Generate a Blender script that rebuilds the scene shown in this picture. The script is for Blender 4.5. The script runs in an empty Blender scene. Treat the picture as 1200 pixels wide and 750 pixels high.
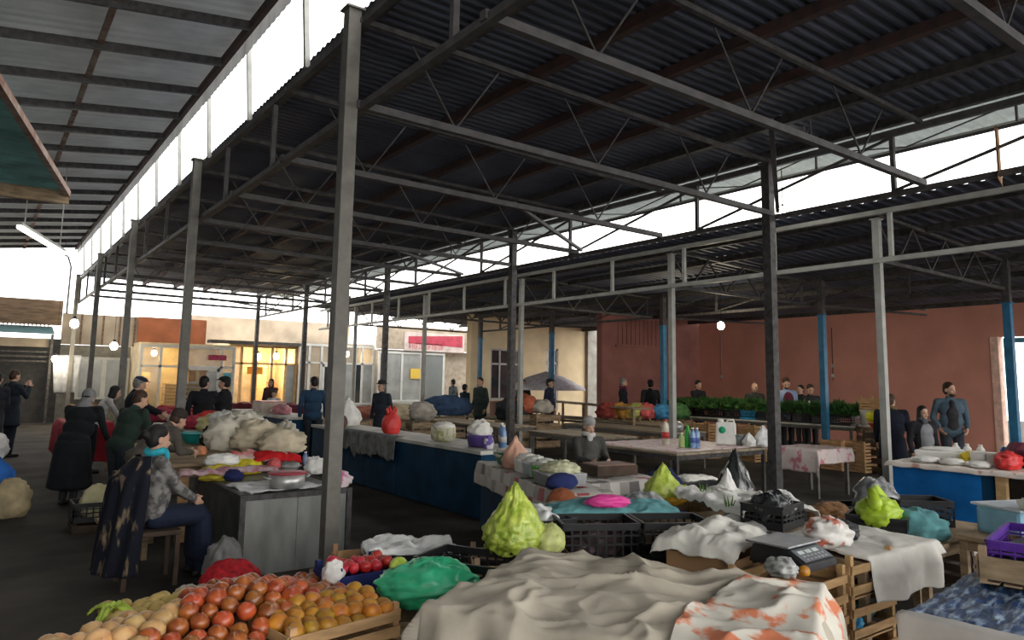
import bpy, bmesh, math, random
from mathutils import Vector, Matrix, Euler, noise
random.seed(7)
S = bpy.context.scene
COL = S.collection
R = math.radians

# ---------------------------------------------------------------- camera, sky, exposure
CH = 1.75
CF, YAW, PIT, ROL, PX, PY = 852.0, R(36.0), R(7.0), R(0.95), 600.0, 341.0
fw = Vector((math.sin(YAW)*math.cos(PIT), math.cos(YAW)*math.cos(PIT), math.sin(PIT)))
rt0 = Vector((math.cos(YAW), -math.sin(YAW), 0)); up0 = rt0.cross(fw)
rt = rt0*math.cos(ROL) + up0*math.sin(ROL); up = up0*math.cos(ROL) - rt0*math.sin(ROL)
cam = bpy.data.cameras.new('camera'); co = bpy.data.objects.new('camera', cam); COL.objects.link(co)
M3 = Matrix((rt, up, -fw)).transposed()
co.matrix_world = Matrix.Translation((0, 0, CH)) @ M3.to_4x4()
cam.sensor_width = 36; cam.lens = CF/1200*36; cam.shift_y = (PY-375)/1200; cam.clip_end = 500
S.camera = co

W = bpy.data.worlds.new('overcast_sky'); S.world = W; W.use_nodes = True
bg = W.node_tree.nodes['Background']
bg.inputs[0].default_value = (1.0, 0.985, 0.96, 1); bg.inputs[1].default_value = 2.6
S.view_settings.view_transform = 'Standard'
try: S.view_settings.look = 'None'
except Exception: pass
S.view_settings.gamma = 1.0; S.view_settings.use_curve_mapping = False
S.view_settings.exposure = 0.92

# ---------------------------------------------------------------- helpers
def ray(px, py):
    return rt*((px-PX)/CF) + up*(-(py-PY)/CF) + fw
def at(px, py, z=0.0):                     # point of the picture on a level plane
    d = ray(px, py); t = (z-CH)/d.z; return Vector((d.x*t, d.y*t, z))
def far(px, d, z=0.0):                     # point at a distance along the view, below the column px
    v = ray(px, 448.0); return Vector((v.x*d, v.y*d, z))

def mat(name, col, rough=0.8, var=0.15, scale=6.0, bump=0.0, col2=None, metal=0.0, emit=0, rnd=0.0, spec=0.3, trans=0.0, stretch=None, thresh=None):
    m = bpy.data.materials.new(name); m.use_nodes = True
    nt = m.node_tree; N = nt.nodes; L = nt.links; b = N['Principled BSDF']
    tc = N.new('ShaderNodeTexCoord'); mp = N.new('ShaderNodeMapping'); L.new(tc.outputs['Object'], mp.inputs[0])
    if stretch: mp.inputs['Scale'].default_value = stretch
    nz = N.new('ShaderNodeTexNoise'); nz.inputs['Scale'].default_value = scale; nz.inputs['Detail'].default_value = 5
    L.new(mp.outputs[0], nz.inputs[0])
    r = N.new('ShaderNodeValToRGB')
    c2 = col2 if col2 else tuple(c*(1-var*1.6) for c in col)
    c1 = col if col2 else tuple(min(1, c*(1+var)) for c in col)
    lo, hi = thresh if thresh else (0.32, 0.68)
    r.color_ramp.elements[0].position = lo; r.color_ramp.elements[1].position = hi
    r.color_ramp.elements[0].color = (*c2, 1); r.color_ramp.elements[1].color = (*c1, 1)
    L.new(nz.outputs[0], r.inputs[0]); out = r.outputs[0]
    if rnd:
        oi = N.new('ShaderNodeObjectInfo'); hs = N.new('ShaderNodeHueSaturation')
        a = N.new('ShaderNodeMapRange'); a.inputs[3].default_value = 1-rnd; a.inputs[4].default_value = 1+rnd
        L.new(oi.outputs['Random'], a.inputs[0]); L.new(a.outputs[0], hs.inputs['Value'])
        h = N.new('ShaderNodeMapRange'); h.inputs[3].default_value = .5+rnd*.05; h.inputs[4].default_value = .5-rnd*.05
        L.new(oi.outputs['Random'], h.inputs[0]); L.new(h.outputs[0], hs.inputs['Hue'])
        L.new(out, hs.inputs['Color']); out = hs.outputs[0]
    L.new(out, b.inputs['Base Color'])
    b.inputs['Roughness'].default_value = rough; b.inputs['Metallic'].default_value = metal
    b.inputs['Specular IOR Level'].default_value = spec
    if trans:
        tl = N.new('ShaderNodeBsdfTranslucent'); L.new(out, tl.inputs[0]); mx = N.new('ShaderNodeMixShader'); mx.inputs[0].default_value = trans
        L.new(b.outputs[0], mx.inputs[1]); L.new(tl.outputs[0], mx.inputs[2]); L.new(mx.outputs[0], N['Material Output'].inputs[0])
    if emit:
        L.new(out, b.inputs['Emission Color']); b.inputs['Emission Strength'].default_value = emit
    if bump:
        bp = N.new('ShaderNodeBump'); bp.inputs['Strength'].default_value = bump; bp.inputs['Distance'].default_value = .02
        L.new(nz.outputs[0], bp.inputs['Height']); L.new(bp.outputs[0], b.inputs['Normal'])
    return m

class MB:
    def __init__(s): s.v = []; s.f = []; s.sm = []
    def add(s, vs, fs, smooth=False):
        o = len(s.v); s.v += [tuple(v) for v in vs]; s.f += [tuple(i+o for i in f) for f in fs]; s.sm += [smooth]*len(fs); return s
    def box(s, c, d, rz=0.0, taper=1.0, rot=None):
        x, y, z = (k/2 for k in d); vs = []
        for k in (-1, 1):
            t = taper if k > 0 else 1
            for a, b in ((-1, -1), (1, -1), (1, 1), (-1, 1)):
                p = Vector((a*x*t, b*y*t, k*z))
                if rot: p = rot @ p
                elif rz: p = Matrix.Rotation(rz, 3, 'Z') @ p
                vs.append(p+Vector(c))
        return s.add(vs, [(3, 2, 1, 0), (4, 5, 6, 7), (0, 1, 5, 4), (1, 2, 6, 5), (2, 3, 7, 6), (3, 0, 4, 7)])
    def b2(s, lo, hi): return s.box([(a+b)/2 for a, b in zip(lo, hi)], [abs(b-a) for a, b in zip(lo, hi)])
    def bar(s, p, q, w=.05, h=None):
        p, q = Vector(p), Vector(q); h = h or w; d = (q-p); L = d.length
        if L < 1e-6: return s
        d /= L; u = Vector((0, 0, 1)) if abs(d.z) < .95 else Vector((0, 1, 0))
        a = d.cross(u).normalized(); c = a.cross(d); vs = []
        for e in (p, q):
            for i, j in ((-1, -1), (1, -1), (1, 1), (-1, 1)): vs.append(e+a*(i*w/2)+c*(j*h/2))
        return s.add(vs, [(0, 1, 2, 3), (7, 6, 5, 4), (0, 4, 5, 1), (1, 5, 6, 2), (2, 6, 7, 3), (3, 7, 4, 0)])
    def tube(s, pts, r, n=8, cap=True):
        pts = [Vector(p) for p in pts]; rs = r if isinstance(r, (list, tuple)) else [r]*len(pts); vs = []; fs = []
        ref = None
        for i, p in enumerate(pts):
            d = (pts[min(i+1, len(pts)-1)]-pts[max(i-1, 0)]).normalized()
            if ref is None: ref = Vector((0, 0, 1)) if abs(d.z) < .9 else Vector((1, 0, 0))
            a = d.cross(ref).normalized(); b = a.cross(d); ref = b
            for k in range(n):
                t = 2*math.pi*k/n; vs.append(p+a*(rs[i]*math.cos(t))+b*(rs[i]*math.sin(t)))
        for i in range(len(pts)-1):
            for k in range(n):
                k2 = (k+1) % n; fs.append((i*n+k, i*n+k2, (i+1)*n+k2, (i+1)*n+k))
        if cap: fs.append(tuple(range(n))[::-1]); fs.append(tuple((len(pts)-1)*n+k for k in range(n)))
        return s.add(vs, fs, True)
    def lathe(s, prof, n=16, c=(0, 0, 0), rot=None):
        vs = []; fs = []
        for r, z in prof:
            for k in range(n):
                t = 2*math.pi*k/n; p = Vector((r*math.cos(t), r*math.sin(t), z))
                if rot: p = rot @ p
                vs.append(p+Vector(c))
        for i in range(len(prof)-1):
            for k in range(n):
                k2 = (k+1) % n; fs.append((i*n+k, i*n+k2, (i+1)*n+k2, (i+1)*n+k))
        fs.append(tuple(range(n))[::-1]); fs.append(tuple((len(prof)-1)*n+k for k in range(n)))
        return s.add(vs, fs, True)
    def ell(s, c, r, n=12, m=8, rot=None):
        pr = []
        vs = [(0, 0, -1)]; fs = []
        for i in range(1, m):
            t = math.pi*i/m
            for k in range(n):
                a = 2*math.pi*k/n; vs.append((math.sin(t)*math.cos(a), math.sin(t)*math.sin(a), -math.cos(t)))
        vs.append((0, 0, 1)); e = len(vs)-1
        for k in range(n):
            k2 = (k+1) % n; fs.append((0, 1+k2, 1+k))
            for i in range(m-2): fs.append((1+i*n+k, 1+i*n+k2, 1+(i+1)*n+k2, 1+(i+1)*n+k))
            fs.append((1+(m-2)*n+k, 1+(m-2)*n+k2, e))
        o = []
        for v in vs:
            p = Vector((v[0]*r[0], v[1]*r[1], v[2]*r[2]))
            if rot: p = rot @ p
            o.append(p+Vector(c))
        return s.add(o, fs, True)
    def cap(s, p, q, r1, r2, n=10):
        p, q = Vector(p), Vector(q); d = q-p; L = max(d.length, 1e-4); d = d/L
        rings = []
        for a in (-80, -45, 0): rings.append((p+d*(r1*math.sin(R(a))), r1*math.cos(R(a))))
        for a in (0, 45, 80): rings.append((q+d*(r2*math.sin(R(a))), r2*math.cos(R(a))))
        return s.tube([x[0] for x in rings], [x[1] for x in rings], n)
    def grid(s, fn, nu, nv, smooth=True):
        vs = [fn(i/nu, j/nv) for j in range(nv+1) for i in range(nu+1)]
        fs = [(j*(nu+1)+i, j*(nu+1)+i+1, (j+1)*(nu+1)+i+1, (j+1)*(nu+1)+i) for j in range(nv) for i in range(nu)]
        return s.add(vs, fs, smooth)
    def mesh(s, name, m):
        me = bpy.data.meshes.new(name); me.from_pydata(s.v, [], s.f); me.update()
        me.polygons.foreach_set('use_smooth', s.sm)
        for k in (m if isinstance(m, (list, tuple)) else [m]): me.materials.append(k)
        return me
    def build(s, name, m, parent=None, loc=(0, 0, 0), rz=0.0, bevel=0.0, solid=0.0, sub=0, label=None):
        o = bpy.data.objects.new(name, s.mesh(name, m)); COL.objects.link(o)
        o.location = loc; o.rotation_euler = (0, 0, rz)
        if parent: o.parent = parent
        if solid:
            md = o.modifiers.new('thickness', 'SOLIDIFY'); md.thickness = solid; md.offset = 0
        if bevel:
            md = o.modifiers.new('bevel', 'BEVEL'); md.width = bevel; md.segments = 2; md.limit_method = 'ANGLE'
        if sub:
            md = o.modifiers.new('sub', 'SUBSURF'); md.levels = sub; md.render_levels = sub
        if label: o['label'] = label
        return o

def tag(o, label, cat, group=None, kind=None):
    o['label'] = label; o['category'] = cat
    if group: o['group'] = group
    if kind: o['kind'] = kind
    return o
def thing(name, label, cat, loc=(0, 0, 0), rz=0.0, group=None):
    o = bpy.data.objects.new(name, None); COL.objects.link(o); o.empty_display_size = .1
    o.location = loc; o.rotation_euler = (0, 0, rz); return tag(o, label, cat, group)
def struct(mb, name, m, label, parent=None, **k):
    o = mb.build(name, m, parent, **k); o['kind'] = 'structure'; o['label'] = label; o['category'] = name.split('_')[0]; return o
def dup(o, loc=None, rz=None, label=None, group=None, parent=None, rot=None):
    c = o.copy(); COL.objects.link(c)
    if parent: c.parent = parent
    if loc is not None: c.location = loc
    if rz is not None: c.rotation_euler = (0, 0, rz)
    if rot is not None: c.rotation_euler = rot
    if label: c['label'] = label
    if group: c['group'] = group
    for ch in list(o.children): dup(ch, parent=c)
    return c
def fbm(x, y, z=0.0, o=3): 
    return noise.fractal(Vector((x, y, z)), 1.0, 2.0, o)
ORD = 'first second third fourth fifth sixth seventh eighth ninth tenth eleventh twelfth thirteenth fourteenth fifteenth sixteenth seventeenth eighteenth'.split()

# ---------------------------------------------------------------- materials
M = {}
M['steel'] = mat('weathered_steel', (.150, .142, .125), .6, .13, 9, .05, metal=.2)
M['darksteel'] = mat('dark_steel', (.07, .066, .064), .6, .3, 12, .1, metal=.2)
M['palesteel'] = mat('pale_painted_steel', (.36, .36, .33), .5, .10, 6, .03)
M['truss'] = mat('grimy_truss_steel', (.085, .08, .08), .65, .2, 8)
M['fascia'] = mat('grimy_fascia_sheet', (.50, .50, .48), .6, .12, 3, trans=.12)
M['rust'] = mat('rusty_steel', (.095, .05, .042), .75, .3, 7, .1, col2=(.05, .04, .04))
M['rustpale'] = mat('peeling_paint_steel', (.35, .27, .22), .75, .3, 5, .1, col2=(.19, .07, .04))
M['blue'] = mat('blue_paint', (.03, .15, .27), .5, .2, 5)
M['bluestall'] = mat('blue_stall_paint', (.008, .13, .40), .6, .2, 3, spec=.15)
M['bluedark'] = mat('dark_blue_stall_paint', (.006, .040, .085), .7, .2, 3, spec=.1)
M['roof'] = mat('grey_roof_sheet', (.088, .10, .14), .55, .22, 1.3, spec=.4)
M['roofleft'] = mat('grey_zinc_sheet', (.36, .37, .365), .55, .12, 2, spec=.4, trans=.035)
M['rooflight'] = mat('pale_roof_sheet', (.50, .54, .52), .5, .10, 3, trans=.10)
M['teal'] = mat('teal_roof_sheet', (.16, .34, .33), .6, .25, 2, trans=.22)
M['floor'] = mat('worn_asphalt', (.072, .064, .055), .95, .3, 1.1, .25, col2=(.028, .025, .022), spec=.1)
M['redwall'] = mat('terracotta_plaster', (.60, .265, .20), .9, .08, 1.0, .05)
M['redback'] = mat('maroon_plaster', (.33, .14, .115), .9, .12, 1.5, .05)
M['cream'] = mat('cream_plaster', (.80, .64, .40), .9, .10, 1.2, .05)
M['beige'] = mat('beige_board', (.36, .30, .23), .85, .15, 1.5)
M['brownboard'] = mat('brown_board', (.17, .115, .075), .85, .25, 2, stretch=(1, 1, 6))
M['orange'] = mat('orange_panel', (.30, .10, .045), .7, .15, 2)
M['white'] = mat('white_pvc', (.52, .52, .49), .45, .08, 4)
M['whitecloth'] = mat('white_cloth', (.74, .72, .66), .9, .12, 5, .1)
M['plasticwhite'] = mat('white_plastic', (.75, .74, .70), .4, .08, 6)
M['wood'] = mat('pale_crate_wood', (.50, .31, .15), .8, .2, 5, .1, stretch=(1, 1, 5), rnd=.15)
M['woodold'] = mat('aged_wood', (.33, .24, .15), .85, .25, 5, .1, stretch=(1, 1, 4), rnd=.15)
M['wooddark'] = mat('dark_wood', (.065, .043, .03), .8, .25, 5, .1)
M['tabletop'] = mat('bare_plank_top', (.32, .26, .19), .8, .25, 3, .1, stretch=(3, .6, 1))
M['black'] = mat('black_plastic', (.018, .018, .02), .45, .2, 8)
M['cardboard'] = mat('cardboard', (.36, .21, .11), .9, .12, 4)
M['glow'] = mat('lamp_glow', (1, .93, .78), .5, .0, 2, emit=25)
M['galv'] = mat('galvanised_panel', (.24, .245, .235), .5, .18, 3, .03, metal=.2, stretch=(2, 2, .6))
# ---------------------------------------------------------------- setting: floor, walls, roofs
f = MB()
f.grid(lambda u, v: (-14+60*u, -14+72*v, .0), 30, 36)
struct(f, 'floor', M['floor'], 'worn grey asphalt floor of the market hall')

def sheet(xa, za, xb, zb, y0, y1, pitch, amp, rows=2, xfun=None):
    mb = MB(); n = int((y1-y0)/pitch)*4; pat = (0, 0, 1, 1); nx = rows
    def fn(u, v):
        j = round(v*n); y = y0+(y1-y0)*v; k = pat[j % 4]
        x = xa+(xb-xa)*u; return (x, y, za+(zb-za)*u+amp*k)
    return mb.grid(fn, nx, n, False)
def purlin(par, m, p, q, w, h): 
    return MB().bar(p, q, w, h).build('purlin', m, par)

MRZ = lambda x: 5.13-(x-2.6)*.02              # main roof underside
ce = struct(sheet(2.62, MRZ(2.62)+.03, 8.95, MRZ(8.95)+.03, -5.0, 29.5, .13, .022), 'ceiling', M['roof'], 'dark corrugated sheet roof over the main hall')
for i, x in enumerate((2.68, 3.6, 4.65, 5.7, 6.75, 7.8, 8.8)):
    purlin(ce, M['rust'] if i in (2, 3, 4) else M['darksteel'], (x, -5, MRZ(x)-.03), (x, 29.5, MRZ(x)-.03), .09, .11)
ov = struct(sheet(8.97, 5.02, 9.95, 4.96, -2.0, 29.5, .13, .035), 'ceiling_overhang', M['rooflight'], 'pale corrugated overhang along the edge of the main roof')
purlin(ov, M['palesteel'], (9.85, -2, 4.93), (9.85, 29.5, 4.93), .06, .06)
LRZ = lambda x: 6.16-(2.45-x)*.13                 # roof over the side aisle
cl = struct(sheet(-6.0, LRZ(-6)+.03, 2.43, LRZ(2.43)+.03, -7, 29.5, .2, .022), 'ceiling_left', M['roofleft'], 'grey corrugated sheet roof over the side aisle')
purlin(cl, M['rust'], (2.40, -7, 6.11), (2.40, 29.5, 6.11), .06, .12)
for x in (.9, -.3, -2.4): purlin(cl, M['rustpale'], (x, -7, LRZ(x)-.02), (x, 29.5, LRZ(x)-.02), .07, .05)
y = 2.3
while y < 29:
    MB().bar((-6, y, LRZ(-6)-.05), (2.38, y, LRZ(2.38)-.05), .06, .11).build('rafter', M['darksteel'], cl); y += 1.33
fa = sheet(0, 0, 0, 0, 0, 1, .5, 0); fa = MB()
fa.grid(lambda u, v: (2.45+(.012 if int(v*420) % 2 else 0), -7+36.5*v, 6.15-.27*u), 1, 420, False)
struct(fa, 'trim_fascia', M['fascia'], 'pale corrugated fascia strip below the side aisle roof edge')
for i in range(14):
    y = 1.2+i*2.05
    tag(MB().bar((2.57, y, 5.04), (2.50, y, 6.1), .055).build('roof_strut', M['palesteel']), '%s pale strut holding the fascia strip above the aisle posts' % ORD[i], 'strut', 'fascia struts')
RRZ = lambda x: 4.37-(x-10.3)*.042              # roof over the side hall
cr = struct(sheet(10.25, RRZ(10.25)+.03, 20.98, RRZ(20.98)+.03, -3, 27, .2, .05), 'ceiling_right', M['roof'], 'dark corrugated sheet roof over the side hall')
for x in (10.75, 12.0, 13.6, 15.0, 16.8, 18.6, 20.4): purlin(cr, M['darksteel'], (x, -3, RRZ(x)-.05), (x, 27, RRZ(x)-.05), .07, .12)
t = sheet(-7, 5.0, 1, 4.95, 9, 14.3, .2, .03, 1)
def teal(u, v):
    n = 106; j = round(v*n); y = 9+5.3*v; xe = -.12+1.1*v
    return (-6+(xe+6)*u, y, 4.82-.012*(xe-(-6+(xe+6)*u))+.03*(0, 0, 1, 1)[j % 4])
te = struct(MB().grid(teal, 1, 106, False), 'ceiling_canopy', M['teal'], 'teal corrugated canopy sheet below the side aisle roof')
MB().bar((-.12, 9, 4.78), (.98, 14.3, 4.78), .08, .1).build('edge_beam', M['rustpale'], te)
MB().bar((-6, 14.3, 4.6), (1.0, 14.3, 4.72), .1, .22).build('end_beam', M['woodold'], te)

wl = MB(); wl.b2((-6.3, -7, 0), (-6.05, 29.5, 4.95))  # unseen wall, added to keep fill light out of the side aisle
struct(wl, 'wall_left_added', mat('grey_block', (.16, .155, .15), .9, .2, 2), 'unseen grey block wall added to darken the side aisle')
# ---- walls of the side hall and the far end
WX, WY = 21.0, 17.3
w = MB(); w.b2((WX, 7.85, 0), (WX+.25, WY+.2, 3.90)); w.b2((WX, -3, 3.06), (WX+.25, 7.85, 3.90)); w.b2((WX, -3, 0), (WX+.25, 3.5, 3.06))
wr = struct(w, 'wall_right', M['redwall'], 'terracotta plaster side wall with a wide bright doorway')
w = MB(); w.b2((16.2, WY, 0), (WX, WY+.25, 4.0))
for i in range(13): w.b2((16.9+i*.2, WY-.03, 3.0), (16.94+i*.2, WY+.01, 3.85))
w.b2((16.8, WY-.05, 2.9), (WX, WY+.01, 2.96))
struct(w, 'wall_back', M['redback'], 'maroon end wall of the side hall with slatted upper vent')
tr = MB(); tr.b2((WX-.03, 7.72, 0), (WX+.26, 7.9, 3.06)); 
struct(tr, 'trim_jamb', mat('pink_plaster', (.75, .48, .38), .9), 'pale pink plaster jamb of the doorway in the terracotta wall')
d = MB(); d.b2((WX-.02, 7.42, 0), (WX+.1, 7.6, 3.0)); d.b2((WX-.02, 7.05, 2.9), (WX+.1, 7.6, 3.02)); d.b2((WX+.0, 7.05, 0), (WX+.08, 7.12, 2.9))
struct(d, 'door_1', mat('sky_blue_door_paint', (.10, .33, .45), .5), 'blue steel door frame standing in the bright doorway')

CY = 23.0
w = MB()
WN = [(15.75, 17.15, 1.0, 2.95), (18.6, 19.05, .75, 3.05)]
xs = [14.85, 15.75, 17.15, 18.55, 19.1, 21.3]
w.b2((14.85, CY, 0), (15.75, CY+.3, 4.4)); w.b2((17.15, CY, 0), (18.5, CY+.3, 4.4)); w.b2((19.1, CY, 0), (20.6, CY+.3, 4.4))
w.b2((15.75, CY, 0), (17.15, CY+.3, 1.0)); w.b2((15.75, CY, 2.95), (17.15, CY+.3, 4.4)); w.b2((18.5, CY, 3.05), (19.1, CY+.3, 4.4)); w.b2((18.5, CY, 0), (19.1, CY+.3, .6))
struct(w, 'wall_cream', M['cream'], 'cream plaster building front at the end of the side hall')
w = MB(); w.b2((20.6, CY-.15, 0), (21.3, CY+.3, 4.5))
struct(w, 'trim_pilaster', mat('grey_concrete', (.36, .34, .30), .9, .2, 2), 'grey concrete pilaster at the corner of the cream building')
M['glassdark'] = mat('dark_window_glass', (.02, .025, .03), .12, .2, 2, spec=.6)
def window(n, x0, x1, z0, z1, label, mull):
    q = MB(); 
    for a, b in (((x0, z0), (x0+.07, z1)), ((x1-.07, z0), (x1, z1)), ((x0, z0), (x1, z0+.07)), ((x0, z1-.07), (x1, z1))): q.b2((a[0], CY+.02, a[1]), (b[0], CY+.12, b[1]))
    for mx in mull: q.b2((mx-.035, CY+.02, z0), (mx+.035, CY+.12, z1))
    q.b2((x0, CY+.02, z1-.62), (x1, CY+.12, z1-.55))
    o = struct(q, 'window_%d' % n, M['white'], label)
    MB().b2((x0+.03, CY+.06, z0+.03), (x1-.03, CY+.08, z1-.03)).build('pane', M['glassdark'], o)
window(1, 15.75, 17.15, 1.0, 2.95, 'white framed three light window in the cream building', (16.2, 16.68))
window(2, 18.5, 19.1, .6, 3.05, 'narrow white framed window in the cream building', ())

# ---- steel posts
def post(x, y, z1, w, m, label, group, z0=0.0, plate=True):
    t = thing('steel_post', label, 'post', (x, y, 0), 0, group)
    MB().b2((-w/2, -w/2, z0), (w/2, w/2, z1)).build('shaft', m, t, bevel=.006)
    if plate: MB().b2((-w, -w, 0), (w, w, .012)).build('base_plate', m, t)
    MB().b2((-w*.7, -w*.7, z1-.02), (w*.7, w*.7, z1)).build('cap_plate', m, t)
    return t
LX, LY = 2.5, (6.0, 11.9, 17.6, 23.2, 28.8)
for i, y in enumerate(LY):
    o = post(LX, y, MRZ(LX)-.02, .125, M['steel'], ['thick grey post beside the sheet-metal counter', 'grey post behind the counter of cream sacks', 'third grey post of the aisle row counting from the sheet-metal counter', 'fourth grey post of the aisle row counting from the sheet-metal counter', 'farthest grey post of the aisle row by the shops'][i], 'aisle row posts')
AX, AY = 8.8, (6.0, 12.1, 17.9, 24.0, 29.3)
for i, y in enumerate(AY):
    post(AX, y, 4.87, .13, M['darksteel'], ['dark steel post rising to the roof behind the black bags', 'dark steel post behind the bowls on the check tablecloth stall', 'third dark post of the roof edge row, beyond the long blue counter', 'fourth dark post of the roof edge row near the shop fronts', 'farthest dark post of the roof edge row by the shops'][i], 'roof edge posts')
BX, BY = 10.5, (5.35, 9.3, 14.05, 18.8, 23.7)
for i, y in enumerate(BY):
    post(BX, y, 4.2, .1, M['palesteel'], ['pale slim post at the end of the bright blue stall', 'pale slim post beside the table of drinks bottles', 'pale slim post just beyond the dark post and bowls', 'fourth pale slim post of the girder row, before the red sign', 'farthest pale slim post of the girder row by the shops'][i], 'girder posts')
CX, CYS = 15.0, (5.33, 8.95, 13.6, 18.4, 23.0-.4)
for i, y in enumerate(CYS):
    t = post(CX, y, 3.3, .13, M['blue'], ['blue post standing in front of the bright doorway', 'blue post in front of the dill stall', 'blue post before the maroon end wall', 'blue post with a man standing behind it by the cream building', 'farthest blue post before the cream building'][i], 'blue posts')
    MB().b2((-.065, -.065, 3.3), (.065, .065, 4.1)).build('dark_top', M['darksteel'], t, label='unpainted dark upper length')

# ---- girders along the rows and trusses across
def girder(name, label, x, y0, y1, zb, zt, step, m, zig, w=.06, mt=None):
    t = thing(name, label, 'girder', (x, y0, 0))
    MB().bar((0, 0, zb), (0, y1-y0, zb), w, w).build('bottom_chord', m, t)
    MB().bar((0, 0, zt), (0, y1-y0, zt), w, w).build('top_chord', mt or m, t)
    n = int((y1-y0)/step)
    for i in range(n+1):
        a = i*step
        MB().bar((0, a, zb+.03), (0, a, zt-.03), w*.8).build('vertical', m, t)
        if zig and i < n:
            d = MB(); d.bar((0, a, zt-.04), (0, a+step/2, zb+.04) if zig == 2 else (0, a+step, zb+.04), w*.5)
            if zig == 2: d.bar((0, a+step/2, zb+.04), (0, a+step, zt-.04), w*.5)
            d.build('diagonal', m, t)
    return t
girder('edge_girder', 'grey girder along the aisle posts below the main roof', LX+.1, -1.8, 29.3, 4.18, 5.0, 2.05, M['truss'], 0, .065)
girder('edge_girder', 'grey girder on the dark posts with sky behind it', AX+.11, -1.8, 29.3, 4.1, 4.86, 3.05, M['truss'], 1, .065)
girder('roof_lattice', 'thin zigzag lattice tucked under the main roof overhang', AX+.25, -1.8, 29.3, 4.66, 4.95, 2.4, M['truss'], 2, .03)
girder('hall_girder', 'pale girder carried on slim posts at the side hall roof edge', BX-.1, -2.5, 26.8, 3.56, 4.27, 1.9, M['palesteel'], 0, .07)
girder('hall_girder', 'dark girder on the blue posts of the side hall', CX+.12, -2.5, 22.8, 3.55, 4.08, 2.4, M['darksteel'], 1, .06)
k = 0
y = -.2
while y < 28.5:
    t = thing('roof_truss', 'grey truss crossing under the main roof, %s from the camera end' % ORD[k], 'truss', (LX, y, 0), 0, 'main roof trusses')
    MB().bar((.05, 0, 4.2), (AX-LX, 0, 4.13), .07, .07).build('bottom_chord', M['truss'], t)
    MB().bar((.05, .0, MRZ(LX)-.13), (AX-LX, 0, MRZ(AX)-.13), .05, .05).build('top_chord', M['darksteel'], t)
    for j in range(3):
        a = .6+j*1.9; dd = MB(); dd.bar((a, 0, 4.92-a*.02), (a+.5, 0, 4.2), .016); dd.bar((a+.5, 0, 4.2), (a+1.0, 0, 4.92-a*.02), .016); dd.build('web_rod', M['darksteel'], t)
    if k % 2 == 0: MB().bar((3.3, 0, 4.2), (AX-LX, 1.95, 4.15), .05).build('wind_brace', M['truss'], t)
    y += 2.05; k += 1
for i, y in enumerate((1.0, 5.35, 9.3, 14.05, 18.8, 23.6)):
    t = thing('hall_truss', 'dark truss crossing the side hall, %s from the camera end' % ORD[i], 'truss', (BX, y, 0), 0, 'side hall trusses')
    MB().bar((0, 0, 3.58), (4.5, 0, 3.55), .055).build('bottom_chord', M['darksteel'], t)
    MB().bar((0, 0, 4.27), (10.2, 0, 3.84), .05).build('top_chord', M['darksteel'], t)
    for j in range(4):
        a = j*1.1; dd = MB(); dd.bar((a, 0, 4.22-a*.045), (a+.55, 0, 3.58), .03); dd.bar((a+.55, 0, 3.58), (a+1.1, 0, 4.2-a*.045), .03); dd.build('web_rod', M['darksteel'], t)
    MB().bar((4.5, 0, 3.56), (10.2, 0, 3.7), .055).build('tie_bar', M['darksteel'], t)
# ---------------------------------------------------------------- makers of stall things
def fabric(name, col, **k): return mat(name, col, .92, k.pop('var', .18), k.pop('scale', 7), k.pop('bump', .15), **k)
def wood_crate(label, loc, rz, L=.55, Wd=.38, H=.24, slats=3, m='wood', group=None, name='wooden_crate', fill=.68):
    t = thing(name, label, 'crate', loc, rz, group)
    for sx in (-1, 1):
        for sy in (-1, 1): MB().box((sx*(L/2-.02), sy*(Wd/2-.02), H/2+.012), (.035, .035, H+.024)).build('corner_post', M[m], t)
    sh = H/slats*fill
    for nm, sgn in (('long_side', 1), ('long_side', -1)):
        b = MB()
        for i in range(slats): b.box((0, sgn*(Wd/2+.004), H*(i+.5)/slats), (L, .01, sh))
        b.build(nm, M[m], t)
    for sgn in (1, -1):
        b = MB()
        for i in range(slats): b.box((sgn*(L/2+.004), 0, H*(i+.5)/slats), (.01, Wd-.012, sh))
        b.build('end_panel', M[m], t)
    b = MB(); n = 5
    for i in range(n): b.box((0, -Wd/2+Wd*(i+.5)/n, .006), (L-.01, Wd/n*.8, .01))
    b.build('base', M[m], t)
    return t
def plastic_crate(label, loc, rz, L=.55, Wd=.36, H=.22, m='black', group=None):
    t = thing('plastic_crate', label, 'crate', loc, rz, group); mm = M[m] if isinstance(m, str) else m
    b = MB(); b.box((0, 0, .006), (L, Wd, .012)); b.build('base', mm, t)
    def side(a, bq, nm):
        q = MB(); a, bq = Vector(a), Vector(bq); n = max(4, int((bq-a).length/.06))
        for i in range(n+1): p = a.lerp(bq, i/n); q.bar(p, p+Vector((0, 0, H)), .014, .008)
        for h, w in ((.03, .05), (H*.5, .012), (H*.72, .012), (H-.02, .04)): q.bar(a+Vector((0, 0, h)), bq+Vector((0, 0, h)), .01, w)
        q.build(nm, mm, t)
    x, y = L/2, Wd/2
    side((-x, -y, 0), (x, -y, 0), 'long_side'); side((-x, y, 0), (x, y, 0), 'long_side'); side((-x, -y, 0), (-x, y, 0), 'end_panel'); side((x, -y, 0), (x, y, 0), 'end_panel')
    r = MB()
    for a, c in (((-x, -y), (x, -y)), ((x, -y), (x, y)), ((x, y), (-x, y)), ((-x, y), (-x, -y))): r.bar((*a, H), (*c, H), .022, .014)
    r.build('rim', mm, t)
    return t
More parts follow.
